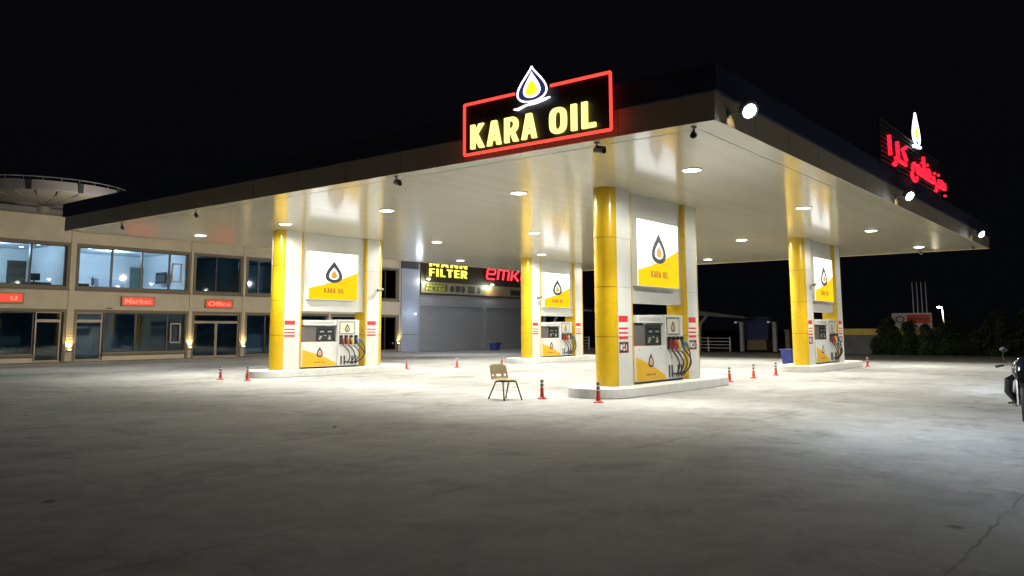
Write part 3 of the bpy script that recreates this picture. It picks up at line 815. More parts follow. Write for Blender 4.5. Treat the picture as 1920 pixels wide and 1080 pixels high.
# ================================================================== chair
def make_chair():
    # local: +x is the way the sitter faces, y across
    t = thing('chair', 'beige plastic shell chair standing alone on the concrete', 'chair', (14.95, 11.84, 0), R(-107))
    # shell: profile in (x,z) swept across y with a slight dish, three slots low in the back
    prof = []
    for i in range(9): prof.append((.22-.42*i/8, .440-.012*math.sin(PI*i/8)+.0*i))
    for a in range(1, 6): prof.append((-.20-.07*math.sin(R(a*15)), .44+.07*(1-math.cos(R(a*15)))))
    for i in range(1, 13): prof.append((-.27-.085*i/12, .50+.30*i/12))
    NX = 20
    bm = bmesh.new(); grid = []
    for i, (x, z) in enumerate(prof):
        row = []
        hw = .245 if i < 12 else .245-.012*((i-12)/13)
        for j in range(NX+1):
            u = -1+2*j/NX
            dish = .018*u*u
            # rounded corners
            cornerfront = .03*abs(u)**6 if i < 3 else 0
            xx = x-cornerfront; zz = z
            if i < 12: zz += dish
            else: xx += dish*1.6
            if i > len(prof)-4: zz -= .05*abs(u)**5*((i-(len(prof)-4))/3)
            row.append(bm.verts.new((xx, u*hw, zz)))
        grid.append(row)
    for i in range(len(prof)-1):
        for j in range(NX):
            zc = (prof[i][1]+prof[i+1][1])/2
            if i >= 14 and .52 < zc < .575 and (j in (2, 3) or j in (7, 8, 9, 10, 11, 12) or j in (16, 17)): continue
            bm.faces.new((grid[i][j], grid[i+1][j], grid[i+1][j+1], grid[i][j+1]))
    me = bpy.data.meshes.new('shell'); bm.to_mesh(me); bm.free(); me.materials.append(M['chair'])
    for p in me.polygons: p.use_smooth = True
    o = bpy.data.objects.new('shell', me); C.objects.link(o); o.parent = t
    s = o.modifiers.new('solid', 'SOLIDIFY'); s.thickness = .014
    s = o.modifiers.new('sub', 'SUBSURF'); s.levels = 1; s.render_levels = 1
    for sy in (-1, 1):
        MB().tube([(.05, sy*.17, .425), (.17, sy*.185, .40), (.31, sy*.245, 0)], .0175, 10).build('leg', M['chair_leg'], t, smooth=True)
        MB().tube([(-.02, sy*.17, .425), (-.13, sy*.185, .40), (-.34, sy*.245, 0)], .0175, 10).build('leg', M['chair_leg'], t, smooth=True)
        MB().tube([(.17, sy*.175, .415), (-.14, sy*.175, .415)], .012, 8).build('seat_rail', M['chair_leg'], t, smooth=True)
    MB().tube([(.12, -.18, .412), (.12, .18, .412)], .011, 8).tube([(-.10, -.18, .412), (-.10, .18, .412)], .011, 8).build('cross_bar', M['chair_leg'], t, smooth=True)
    return t
make_chair()

# ================================================================== motorcycle cut off by the right edge
def motorcycle():
    t = thing('motorcycle', 'black motorcycle parked at the right edge of the yard', 'motorcycle', (17.25, 1.93, 0), R(186))
    def wheel(x, r, wd):
        o = MB(); n = 32; prof = [(r-.10, -wd*.35), (r-.03, -wd*.5), (r, -wd*.2), (r, wd*.2), (r-.03, wd*.5), (r-.10, wd*.35)]
        vs = []; fs = []
        for k_ in range(n):
            th = 2*PI*k_/n
            for (rad, yy) in prof: vs.append((x+rad*math.cos(th), yy, r+rad*math.sin(th)))
        m_ = len(prof)
        for k_ in range(n):
            for q in range(m_): fs.append((k_*m_+q, k_*m_+(q+1) % m_, ((k_+1) % n)*m_+(q+1) % m_, ((k_+1) % n)*m_+q))
        o.add(vs, fs); w_ = o.build('wheel', M['rubber'], t, smooth=True)
        sp = MB()
        for k_ in range(5):
            th = 2*PI*k_/5; sp.tube([(x, 0, r), (x+(r-.09)*math.cos(th), 0, r+(r-.09)*math.sin(th))], .018, 6)
        sp.tube([(x, -.06, r), (x, .06, r)], .045, 12)
        sp.build('rim', M['charcoal'], w_)
    wheel(.68, .30, .11); wheel(-.66, .30, .14)
    f = MB()
    for sy in (-1, 1): f.tube([(.68, sy*.09, .30), (.42, sy*.09, .92)], [.03, .025], 8)
    f.build('fork', M['chrome'], t, smooth=True)
    MB().tube([(.40, 0, .88), (.15, 0, .55), (-.25, 0, .40), (-.66, 0, .32)], [.05, .09, .10, .05], 10).build('frame', M['charcoal'], t, smooth=True)
    MB().lathe([(.05, -.18), (.15, -.16), (.18, -.02), (.16, .12), (.10, .19)], 14, (.02, 0, .45)).build('engine', M['charcoal'], t, smooth=True)
    tk = MB().tube([(.40, 0, .80), (.28, 0, .88), (.10, 0, .90), (-.10, 0, .82), (-.18, 0, .78)], [.06, .16, .17, .14, .05], 14).build('tank', M['paint_black'], t, smooth=True)
    MB().tube([(-.12, 0, .82), (-.35, 0, .80), (-.65, 0, .84), (-.85, 0, .90)], [.08, .13, .12, .04], 12).build('seat', M['black'], t, smooth=True)
    MB().tube([(.62, 0, .72), (.52, 0, .84), (.44, 0, .96), (.40, 0, 1.08)], [.10, .17, .15, .05], 12).build('fairing', M['paint_black'], t, smooth=True)
    hl = MB().lathe([(.0, -.03), (.08, 0), (.085, .03)], 16).build('headlight', M['chrome'], t, smooth=True)
    hl.location = (.66, 0, .82); hl.rotation_euler = (0, R(80), 0)
    MB().tube([(.30, -.38, .93), (.36, -.20, .98), (.40, 0, .96), (.36, .20, .98), (.30, .38, .93)], .014, 8).build('handlebar', M['charcoal'], t, smooth=True)
    for sy in (-1, 1):
        MB().tube([(.30, sy*.40, .925), (.34, sy*.28, .955)], [.024, .02], 10).build('grip', M['rubber'], t, smooth=True)
        mi = MB().tube([(.36, sy*.22, .98), (.38, sy*.28, 1.10), (.36, sy*.27, 1.20)], .007, 6).build('mirror', M['charcoal'], t, smooth=True)
        MB().tube([(.37, sy*.21, 1.21), (.36, sy*.26, 1.24), (.35, sy*.32, 1.22)], [.03, .045, .025], 8).build('mirror_head', M['charcoal'], mi, smooth=True)
        MB().tube([(.0, sy*.10, .30), (.0, sy*.26, .28)], .018, 8).build('footpeg', M['rubber'], t, smooth=True)
        MB().tube([(.20, sy*.12, .78), (.25, sy*.22, .70), (.18, sy*.24, .50), (.05, sy*.14, .30)], [.04, .07, .07, .03], 10).build('side_fairing', M['paint_black'], t, smooth=True)
    MB().tube([(.05, -.12, .26), (-.30, -.16, .24), (-.70, -.18, .34)], [.03, .045, .05], 10).build('exhaust', M['chrome'], t, smooth=True)
    MB().tube([(-.05, .12, .26), (-.15, .30, .01)], .014, 8).build('side_stand', M['charcoal'], t, smooth=True)
motorcycle()

# ================================================================== beige office building
FY = 42.6
bt = thing('office_building', 'two storey beige building with dark framed windows and lit upper offices', 'building', (24, FY, 0))
def W(x): return x-24.0
# openings of the facade: (x0,x1,z0,z1)
UP = [(8.9, 12.2), (12.6, 18.42), (18.75, 25.03), (25.23, 28.45), (28.68, 35.0), (35.2, 38.42), (38.65, 41.40)]
xs0, xs1 = 5.0, 41.60
b = MB()
holes = []
for a, c in UP:
    holes.append((a+.14, c-.14, 3.80, 5.86)); 
LOW = [(a+.14, c-.14, .08, 2.52) for a, c in UP]
# wall built as strips round the holes, one solid 0.35 m thick
def strip(x0, x1, z0, z1): b.box(W(x0), W(x1), 0, .35, z0, z1)
strip(xs0, xs1, 5.86, 7.28); strip(xs0, xs1, 2.52, 3.80); strip(xs0, xs1, 0, .08)
for hs, z0, z1 in ((holes, 3.80, 5.86), (LOW, .08, 2.52)):
    xx = xs0
    for h in hs: strip(xx, h[0], z0, z1); xx = h[1]
    strip(xx, xs1, z0, z1)
b.box(W(xs0), W(xs0)+.35, .35, 12, 0, 7.28); b.box(W(xs1)-.35, W(xs1), .35, 12, 0, 7.28)
b.box(W(xs0), W(xs1), 12, 12.35, 0, 7.28)
b.build('wall', M['wall'], bt)
MB().box(W(xs0)-.06, W(xs1), -.08, .45, 7.281, 7.40).build('parapet_coping', M['trim'], bt)
MB().box(W(xs0)+.36, W(xs1)-.36, .36, 11.9, 6.6, 6.7).build('roof', M['blockwall'], bt)
MB().box(W(xs0)+.36, W(xs1)-.36, .36, 11.9, 3.05, 3.25).build('floor_slab', M['room'], bt)
# partitions make rooms; lit rooms are white, unlit ones have dimness put into the wall colour
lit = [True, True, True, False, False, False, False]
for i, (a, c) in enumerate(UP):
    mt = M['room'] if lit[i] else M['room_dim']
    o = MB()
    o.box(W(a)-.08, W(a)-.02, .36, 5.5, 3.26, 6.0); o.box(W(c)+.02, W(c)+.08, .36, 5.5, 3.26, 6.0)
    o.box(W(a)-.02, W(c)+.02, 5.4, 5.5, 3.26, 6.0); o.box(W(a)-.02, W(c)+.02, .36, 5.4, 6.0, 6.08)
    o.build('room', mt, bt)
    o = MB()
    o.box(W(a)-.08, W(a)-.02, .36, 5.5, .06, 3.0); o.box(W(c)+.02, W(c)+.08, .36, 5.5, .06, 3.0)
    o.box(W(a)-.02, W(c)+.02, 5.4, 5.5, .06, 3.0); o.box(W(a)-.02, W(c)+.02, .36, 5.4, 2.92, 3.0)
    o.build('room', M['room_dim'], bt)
# surrounds, frames and panes
def window(x0, x1, z0, z1, divs, sur=True, sash=None, frame=M['alu']):
    if sur:
        s_ = MB(); e = .14
        s_.ring([(W(x0)-e, z0-e), (W(x1)+e, z0-e), (W(x1)+e, z1+e), (W(x0)-e, z1+e)], [(W(x0), z0), (W(x1), z0), (W(x1), z1), (W(x0), z1)], -.05, -.001)
        s_.box(W(x0)-e-.03, W(x1)+e+.03, -.12, -.051, z0-e-.06, z0-e+.03)
        s_.build('window_surround', M['trim'], bt)
    f = MB(); w_ = .06; y0, y1 = .10, .18
    f.ring([(W(x0)+.002, z0+.002), (W(x1)-.002, z0+.002), (W(x1)-.002, z1-.002), (W(x0)+.002, z1-.002)], [(W(x0)+w_, z0+w_), (W(x1)-w_, z0+w_), (W(x1)-w_, z1-w_), (W(x0)+w_, z1-w_)], y0, y1)
    for d in divs: f.box(W(d)-.05, W(d)+.05, y0, y1, z0+w_+.001, z1-w_-.001)
    fo = f.build('window', frame, bt)
    ed = [x0+w_]+list(divs)+[x1-w_]
    g = MB(); g.box(W(x0)+w_+.001, W(x1)-w_-.001, .136, .142, z0+w_+.001, z1-w_-.001)
    g.build('pane', M['glass'], fo)
    if sash:
        a, c, s0, s1 = sash
        q = MB().ring([(W(a), s0), (W(c), s0), (W(c), s1), (W(a), s1)], [(W(a)+.07, s0+.07), (W(c)-.07, s0+.07), (W(c)-.07, s1-.07), (W(a)+.07, s1-.07)], .03, .095)
        q.build('sash', M['alu_light'], fo)
    return fo
window(9.04, 12.06, 3.80, 5.86, [10.5])
window(12.74, 18.28, 3.80, 5.86, [14.6, 16.62])
window(18.89, 24.89, 3.80, 5.86, [20.62, 22.25, 23.83], sash=(23.95, 24.55, 4.25, 5.32))
window(25.37, 28.31, 3.80, 5.86, [26.75])
window(28.82, 34.86, 3.80, 5.86, [29.62, 31.2, 33.0])
window(35.34, 38.28, 3.80, 5.86, [36.8])
window(38.79, 41.26, 3.80, 5.86, [40.2])
def door(x0, x1, z1, dbl=False, name='door'):
    f = MB(); e = .07
    f.ring([(W(x0), .085), (W(x1), .085), (W(x1), z1), (W(x0), z1)], [(W(x0)+e, .16), (W(x1)-e, .16), (W(x1)-e, z1-e), (W(x0)+e, z1-e)], .06, .13)
    if dbl:
        xm = (x0+x1)/2; f.box(W(xm)-.08, W(xm)+.08, .06, .13, .161, z1-e-.001)
    fo = f.build(name, M['alu_light'], bt)
    MB().box(W(x0)+e+.001, W(x1)-e-.001, .095, .101, .161, z1-e-.001).build('pane', M['glass'], fo)
    hx_ = W((x0+x1)/2)-.05 if dbl else W(x0)+.05
    MB().tube([(hx_, .02, .95), (hx_, -.01, .97), (hx_, -.01, 1.25), (hx_, .02, 1.27)], .012, 8).build('handle', M['grey_metal'], fo)
LZ = 2.52
def surround_low(x0, x1):
    s_ = MB(); e = .14
    s_.box(W(x0)-e, W(x1)+e, -.05, -.001, LZ, LZ+e); s_.box(W(x0)-e, W(x0), -.05, -.001, .061, LZ); s_.box(W(x1), W(x1)+e, -.05, -.001, .061, LZ)
    s_.build('window_surround', M['trim'], bt)
for a, c in UP: surround_low(a+.14, c-.14)
LZ0 = .50
def lowwin(x0, x1, divs, z0=.46, sash=None):
    fo = window(x0, x1, z0, LZ, divs, sur=False, sash=sash)
    MB().box(W(x0), W(x1), .02, .30, .081, z0-.001).build('sill_panel', M['wall'], fo)
    MB().box(W(x0)-.1, W(x1)+.1, -.14, .015, z0-.12, z0-.01).build('sill', M['trim'], fo)
def transom(x0, x1, z0):
    f = MB().ring([(W(x0), z0), (W(x1), z0), (W(x1), LZ-.002), (W(x0), LZ-.002)], [(W(x0)+.05, z0+.06), (W(x1)-.05, z0+.06), (W(x1)-.05, LZ-.06), (W(x0)+.05, LZ-.06)], .06, .13)
    fo = f.build('window', M['alu_light'], bt)
    MB().box(W(x0)+.051, W(x1)-.051, .095, .101, z0+.061, LZ-.061).build('pane', M['glass'], fo)
lowwin(9.04, 12.06, [10.5])
lowwin(12.74, 16.95, [14.8]); door(17.0, 18.2, 2.08); transom(17.0, 18.2, 2.085)
door(18.9, 20.25, 2.08); transom(18.9, 20.25, 2.085)
lowwin(20.32, 24.89, [22.05, 23.85], sash=(24.0, 24.62, .9, 2.0))
door(25.37, 28.31, 2.06, True); transom(25.37, 28.31, 2.065)
lowwin(28.82, 34.86, [30.2, 32.0], .16)
door(35.34, 38.28, 2.06, True); transom(35.34, 38.28, 2.065)
lowwin(38.79, 41.26, [40.2], .16)
# pilaster stonework ribs
for px, pw in ((18.585, .17), (25.13, .10), (28.565, .115), (12.4, .18), (35.1, .1), (38.535, .11), (41.5, .09)):
    pil = MB()
    for z in [i*.155+.08 for i in range(17)]: pil.box(W(px)-pw, W(px)+pw, -.065, -.001, z, z+.13)
    pil.box(W(px)-pw+.03, W(px)+pw-.03, -.05, -.001, 2.73, 7.27)
    pil.build('pilaster', M['wall'], bt)
# interior lamps seen in the ceilings of the lit rooms
for (x, y) in ((14.0, 44.4), (15.4, 44.4), (17.7, 44.6), (17.6, 46.5), (20.3, 44.6), (21.7, 45.2), (23.0, 44.4), (24.3, 44.3)):
    o = MB().lathe([(.11, 0), (.11, -.02), (.08, -.03)], 16, (W(x), y-FY, 5.998)).build('room_light', M['e_room'], bt)
for x in (10.5, 15.5, 21.9):
    lamp('room_glow', 'POINT', (x, 44.9, 5.7), 430, (.86, .94, 1.0), None, radius=.15)
for x, e in ((26.8, 9), (31.5, 9), (39.9, 8)):
    lamp('room_glow', 'POINT', (x, 45.0, 5.6), e, (.45, .75, .9), None, radius=.2)
for x, e in ((14.5, 9), (19.6, 9), (22.0, 16), (26.8, 3), (31.0, 16), (39.9, 8)):
    lamp('room_glow', 'POINT', (x, 45.2, 2.6), e, (.42, .75, .95), None, radius=.2)

# furniture inside the lit rooms
def desk(x, y, lab, w_=1.4, z=3.25, mon=True):
    t = thing('desk', lab, 'desk', (x, y, z), 0, 'desks in the offices')
    MB().box(-w_/2, w_/2, -.35, .35, .72, .76).build('desk_top', M['wood'], t)
    MB().box(-w_/2, -w_/2+.04, -.33, .33, 0, .719).box(w_/2-.04, w_/2, -.33, .33, 0, .719).box(-w_/2+.041, w_/2-.041, .28, .31, .25, .719).build('leg', M['wood'], t)
    if mon:
        q = thing('monitor', 'black computer monitor on the '+lab, 'monitor', (x+.1, y, z+.761), 0, 'monitors on the office desks')
        MB().box(-.28, .28, -.02, .02, .10, .45).build('display', M['black'], q)
        MB().box(-.03, .03, -.015, .015, .01, .099).box(-.12, .12, -.08, .08, 0, .009).build('stand', M['black'], q)
desk(17.2, 43.9, 'dark desk in the leftmost lit upper office', 1.6)
desk(19.2, 43.5, 'dark desk at the left end of the wide lit office', 1.0, mon=False)
q = thing('filing_cabinet', 'pale blue filing cabinet in the wide lit upper office', 'cabinet', (22.5, 46.8, 3.25))
MB().box(-.75, .75, -.25, .25, 0, 1.25).build('carcass', M['garage'], q)
MB().box(-.73, -.01, -.27, -.251, .03, 1.22).box(.01, .73, -.27, -.251, .03, 1.22).build('door', M['garage'], q)
q = thing('coat_stand', 'thin dark coat stand in the wide lit upper office', 'coat stand', (20.4, 44.3, 3.25))
MB().tube([(0, 0, 0), (0, 0, 1.25)], .02, 8).build('pole', M['black'], q)
MB().tube([(-.18, 0, 1.15), (0, 0, 1.05), (.18, 0, 1.15)], .015, 6).tube([(0, -.15, 0), (0, .15, 0)], .02, 6).tube([(-.15, 0, 0), (.15, 0, 0)], .02, 6).build('arm', M['black'], q)
MB().box(-.06, .06, -.04, .04, .75, 1.12).build('coat', M['charcoal'], q)
q = thing('interior_door', 'dark door at the back of the leftmost lit upper office', 'door', (18.0, 47.9, 3.26))
MB().box(-.5, .5, -.03, .03, 0, 2.1).build('leaf', M['wood'], q)
MB().tube([(-.4, -.04, 1.0), (-.28, -.04, 1.0)], .015, 6).build('handle', M['chrome'], q)
q = thing('interior_door', 'grey green door at the back of the wide lit upper office', 'door', (24.7, 47.9, 3.26))
MB().box(-.45, .45, -.03, .03, 0, 2.1).build('leaf', mat('green_grey_door', (.10, .14, .13), .5), q)
MB().tube([(-.35, -.04, 1.0), (-.24, -.04, 1.0)], .015, 6).build('handle', M['chrome'], q)
q = thing('television', 'black wall screen behind the opening sash in the wide lit office', 'television', (24.72, 45.2, 4.3), R(90))
MB().box(-.55, .55, -.04, .04, 0, .65).build('display', M['black'], q)
MB().box(-.5, .5, .041, .06, .1, .5).build('bracket', M['charcoal'], q)

# LED name boards
def ledsign(x0, x1, z0, z1, txt, label, tw=.8, anchor='c'):
    t = thing('led_sign', label, 'sign', (x0, FY-.06, z0), 0, 'red LED name boards on the office building')
    w_, h_ = x1-x0, z1-z0
    MB().ring([(0, 0), (w_, 0), (w_, h_), (0, h_)], [(.07, .06), (w_-.07, .06), (w_-.07, h_-.06), (.07, h_-.06)], -.07, .05).build('frame', mat('brass_frame', (.30, .16, .03), .45), t)
    MB().box(.071, w_-.071, -.05, .04, .061, h_-.061).build('panel', M['e_led'], t)
    if anchor == 'c': text_obj(txt, 'lettering', M['e_ledtxt'], t, w_/2, h_*.50, w_*tw, h_*.50, -.051, .01, bold=.02)
    else: text_obj(txt, 'lettering', M['e_ledtxt'], t, w_-.45, h_*.46, .30, h_*.38, -.051, .01, bold=.02)
ledsign(21.12, 22.95, 2.88, 3.40, 'Market', 'red LED board reading Market on the beige building')
ledsign(26.0, 27.8, 2.86, 3.37, 'Office', 'red LED board reading Office above the double doors')
ledsign(14.55, 16.36, 2.90, 3.41, 'u', 'red LED board cut off at the left edge of the photo', anchor='r')
bz = MB().box(-.13, .13, -.10, 0, 0, .05).build('wall_vent', M['charcoal']); bz.location = (20.55, FY-.001, 2.72); props(bz, 'small dark vent on the beige wall left of the Market board', 'vent')

# up-lights on the pilasters
ul = None
for i, (x, lab) in enumerate([(18.6, 'warm pilaster uplight between the two left glass doors'), (25.15, 'warm pilaster uplight left of the office double doors'), (28.58, 'warm pilaster uplight right of the office double doors'), (41.3, 'warm pilaster uplight at the right end of the beige building')]):
    if ul is None:
        ul = thing('wall_light', lab, 'wall light', (x, FY-.066, .62), 0, 'warm uplights on the stone pilasters')
        MB().box(-.12, .12, -.16, 0, -.05, .0).build('bracket', M['charcoal'], ul)
        MB().lathe([(.05, .001), (.075, .03), (.07, .05)], 14, (0, -.09, 0)).build('lens', M['e_warm'], ul)
        lamp('uplight_beam', 'SPOT', (0, -.09, .07), 150, (1, .72, .28), ul, aim=(0, .12, 1), size=R(100), blend=.8, radius=.04)
        q = ul
    else:
        q = copy_tree(ul); q.location = (x, FY-.066, .62); q['label'] = lab

# ================================================================== round roof behind the office building
rc = (22.3, 56.0)
t = thing('round_canopy', 'large round silver canopy with cream underside behind the office roof', 'canopy', (rc[0], rc[1], 0))
RR = 5.3
MB().lathe([(RR, 9.90), (RR+.05, 9.95), (RR, 10.50)], 64, cap=False).build('rim', M['roof_silver'], t, smooth=True)
MB().lathe([(RR-.001, 9.89), (RR*.7, 9.73), (RR*.35, 9.65), (.3, 9.63)], 64).build('underside', M['roof_under'], t, smooth=True)
rb = MB()
for k_ in range(28):
    th = 2*PI*k_/28
    rb.tube([(.4*math.cos(th), .4*math.sin(th), 9.59), ((RR-.1)*math.cos(th), (RR-.1)*math.sin(th), 9.83)], .035, 5)
rb.build('rib', M['roof_silver'], t)
for k_ in range(24):
    if k_ % 2: continue
    th = 2*PI*k_/24
    x, y = (RR+.02)*math.cos(th), (RR+.02)*math.sin(th)
    q = MB().box(-.03, .08, -.14, .14, 9.91, 10.49).build('rim_bracket', M['charcoal'], t)
    q.location = (x, y, 0); q.rotation_euler = (0, 0, th)
rl = MB(); pts = [((RR-.2)*math.cos(2*PI*k_/64), (RR-.2)*math.sin(2*PI*k_/64), 10.73) for k_ in range(65)]
rl.tube(pts, .03, 6)
for k_ in range(32):
    th = 2*PI*k_/32; rl.tube([((RR-.2)*math.cos(th), (RR-.2)*math.sin(th), 10.45), ((RR-.2)*math.cos(th), (RR-.2)*math.sin(th), 10.73)], .02, 5)
rl.build('railing', M['white_steel'], t)
MB().lathe([(.5, 0), (.45, 9.65)], 20).build('column', M['roof_under'], t, smooth=True)
rs = MB().box(-3.5, 3.5, -.2, .2, 9.20, 9.50).build('beam', M['roof_silver'], t)
lamp('canopy_uplight', 'SPOT', (rc[0]+1, rc[1]-7.5, 7.6), 420, (1, .92, .78), None, aim=(0, .75, .6), size=R(130), blend=.8, radius=.2)

# ================================================================== garage
gt = thing('garage', 'dark garage with roller shutters, advert banner and lit shop letters', 'building', (50, FY, 0))
def G(x): return x-50.0
b = MB()
b.box(G(43.40), G(43.60), -.02, .35, 0, 7.6); b.box(G(51.03), G(51.32), -.02, .35, 0, 4.2); b.box(G(58.9), G(59.3), -.02, .35, 0, 7.6)
b.box(G(43.602), G(58.898), .0, .35, 3.34, 4.20)
b.box(G(43.5), G(43.7), .36, 12, 0, 7.6); b.box(G(59.1), G(59.3), .36, 12, 0, 7.6); b.box(G(43.5), G(59.3), 12, 12.2, 0, 7.6)
b.build('wall', M['shutter'], gt)
MB().box(G(43.602), G(58.898), -.10, .34, 4.201, 7.6).build('sign_band', M['garage_dark'], gt)
MB().box(G(43.4), G(59.3), .35, 12, 7.5, 7.6).build('roof', M['garage_dark'], gt)
def shutter(x0, x1):
    o = MB(); n = 40
    vs = []; fs = []
    for i in range(n*2+1):
        z = .02+3.30*i/(2*n); y = .12 if i % 2 else .10
        vs += [(G(x0), y, z), (G(x1), y, z)]
    for i in range(n*2): fs.append((2*i, 2*i+1, 2*i+3, 2*i+2))
    o.add(vs, fs)
    o.build('shutter', M['shutter'], gt)
shutter(43.61, 51.02); shutter(51.33, 58.89)
pn = MB().box(G(41.62), G(43.38), -.10, .30, 1.27, 6.05).box(G(41.62), G(43.38), -.10, .30, 0.0, 1.24).build('end_panel', M['garage'], gt, .01, label='pale blue grey end panel')
MB().box(G(41.7), G(43.3), -.05, .25, 1.239, 1.271).build('panel_joint', M['joint'], gt)
ad = MB().box(G(43.61), G(58.88), -.14, -.101, 4.34, 5.16).build('advert_banner', M['e_banner'], gt)
MB().box(G(43.95), G(46.45), -.150, -.1405, 4.50, 5.05).build('banner_field', M['banner_green'], ad)
by = mat('banner_yellow', (.45, .45, .10), .5)
text_obj('MANN', 'lettering', by, ad, G(45.2), 4.90, 1.9, .20, -.1505, .004, bold=.03)
text_obj('FILTER', 'lettering', by, ad, G(45.2), 4.64, 2.2, .22, -.1505, .004, bold=.03)
def blob(b, x, z, rx, rz): b.prism([(G(x)+rx*math.cos(2*PI*i/20), z+rz*math.sin(2*PI*i/20)) for i in range(20)], -.1405, -.150)
bl = MB()
for x, z, rx, rz in ((47.0, 4.72, .26, .24), (48.3, 4.72, .22, .28), (50.2, 4.72, .22, .28)): blob(bl, x, z, rx, rz)
bl.box(G(47.4), G(48.0), -.150, -.1405, 4.5, 4.98).box(G(48.9), G(49.7), -.150, -.1405, 4.45, 5.0).box(G(54.3), G(55.7), -.150, -.1405, 4.45, 4.9)
bl.build('product_picture', M['banner_pic'], ad)
MB().box(G(51.0), G(53.6), -.150, -.1405, 4.42, 4.85).build('product_field', mat('banner_tan', (.35, .22, .10), .5), ad)
t = thing('shop_sign', 'yellow lit MANN FILTER letters on dark green board over the garage', 'sign', (50, FY-.11, 0))
MB().box(G(44.0), G(49.1), -.05, 0, 5.42, 7.1).build('back_panel', mat('sign_green', (.05, .05, .008), .5), t)
block_text('MANN', 'lettering', M['e_filter'], t, G(44.4), 6.34, 4.3, .56, -.051, .05)
block_text('FILTER', 'lettering', M['e_filter'], t, G(44.4), 5.60, 4.3, .60, -.051, .05)
t = thing('shop_sign', 'red lit slanted emko letters over the right garage shutter', 'sign', (50, FY-.11, 0))
MB().box(G(50.9), G(57.6), -.04, 0, 5.58, 6.85).build('back_panel', mat('sign_maroon', (.08, .01, .01), .5), t)
em = MB()
def seg2(lst, ox):
    for pl in lst: em.tube([(G(51.05)+ox+a*1.0+c*.22, -.09, 5.70+c) for a, c in pl], .085, 6)
seg2([[(1.05, .02), (.18, .02), (.05, .15), (.05, .68), (.18, .82), (.92, .82), (1.05, .7), (1.05, .5), (.95, .42), (.1, .42)]], 0)
seg2([[(0, 0), (0, .82)], [(0, .82), (1.25, .82), (1.38, .7), (1.38, 0)], [(.69, .8), (.69, 0)]], 1.50)
seg2([[(0, 0), (0, .82)], [(.0, .38), (.35, .42), (.85, .82)], [(.35, .42), (.95, 0)]], 3.32)
seg2([[(.18, .02), (.05, .15), (.05, .68), (.18, .82), (.92, .82), (1.05, .68), (1.05, .15), (.92, .02), (.18, .02)]], 4.62)
em.build('lettering', M['e_emk'], t)
gf = None
for i, (x, z, lab) in enumerate([(43.95, 5.38, 'bright white spot lamp at the left end of the garage banner'), (51.4, 5.25, 'bright white spot lamp above the middle of the garage banner')]):
    if gf is None:
        gf = thing('spot_lamp', lab, 'spot lamp', (x, FY-.15, z), 0, 'spot lamps over the garage banner')
        MB().tube([(0, 0, 0), (0, -.35, .05)], .02, 8).build('arm', M['charcoal'], gf)
        MB().lathe([(.06, .09), (.13, .05), (.15, 0)], 16, (0, -.40, .0)).build('housing', M['charcoal'], gf, smooth=True)
        MB().lathe([(.0, -.10), (.10, -.07), (.14, -.001), (.12, .0)], 16, (0, -.40, .0), cap=False).build('bulb', emat('spot_bulb', (.95, 1, .9), 22), gf, smooth=True)
        lamp('spot_beam', 'POINT', (0, -.42, -.20), 60, (.95, 1, .85), gf, radius=.08)
        q = gf
    else: q = copy_tree(gf); q.location = (x, FY-.15, z); q['label'] = lab
q = thing('wall_light', 'small bluish white lamp on the grey garage end panel', 'wall light', (43.0, FY-.11, 2.80))
MB().lathe([(.06, 0), (.06, .05), (.03, .07)], 12, (0, -.06, 0)).build('cap', M['charcoal'], q)
MB().lathe([(0, -.07), (.05, -.05), (.06, -.001)], 12, (0, -.06, 0), cap=False).build('bulb', emat('blue_bulb', (.8, .9, 1), 10), q, smooth=True)
lamp('panel_light', 'POINT', (-.35, -.75, .0), 26, (.70, .82, 1), q, radius=.28)

def bin_(x, y, lab, w_=.42, h_=.75, z=0.0, rz=0):
    t = thing('bin', lab, 'bin', (x, y, z), rz, 'blue bins')
    MB().add([(-w_*.8, -w_*.6, 0), (w_*.8, -w_*.6, 0), (w_*.8, w_*.6, 0), (-w_*.8, w_*.6, 0), (-w_, -w_*.75, h_), (w_, -w_*.75, h_), (w_, w_*.75, h_), (-w_, w_*.75, h_)],
             [(0, 3, 2, 1), (4, 5, 6, 7), (0, 1, 5, 4), (1, 2, 6, 5), (2, 3, 7, 6), (3, 0, 4, 7)]).build('body', M['blue'], t, .02)
    MB().box(-w_*1.1, w_*1.1, -w_*.85, w_*.85, h_+.001, h_+.05).build('lid', M['blue'], t, .015)
    MB().tube([(-w_*1.0, -w_*.88, h_-.03), (w_*1.0, -w_*.88, h_-.03)], .025, 8).build('handle', M['blue'], t)
bin_(49.6, 40.3, 'dark blue bin in front of the right garage shutter', .40, .52, rz=.2)
bin_(35.9, 12.55, 'blue lidded bin behind the far right pillar', .38, .68, 0.0, rz=-.3)

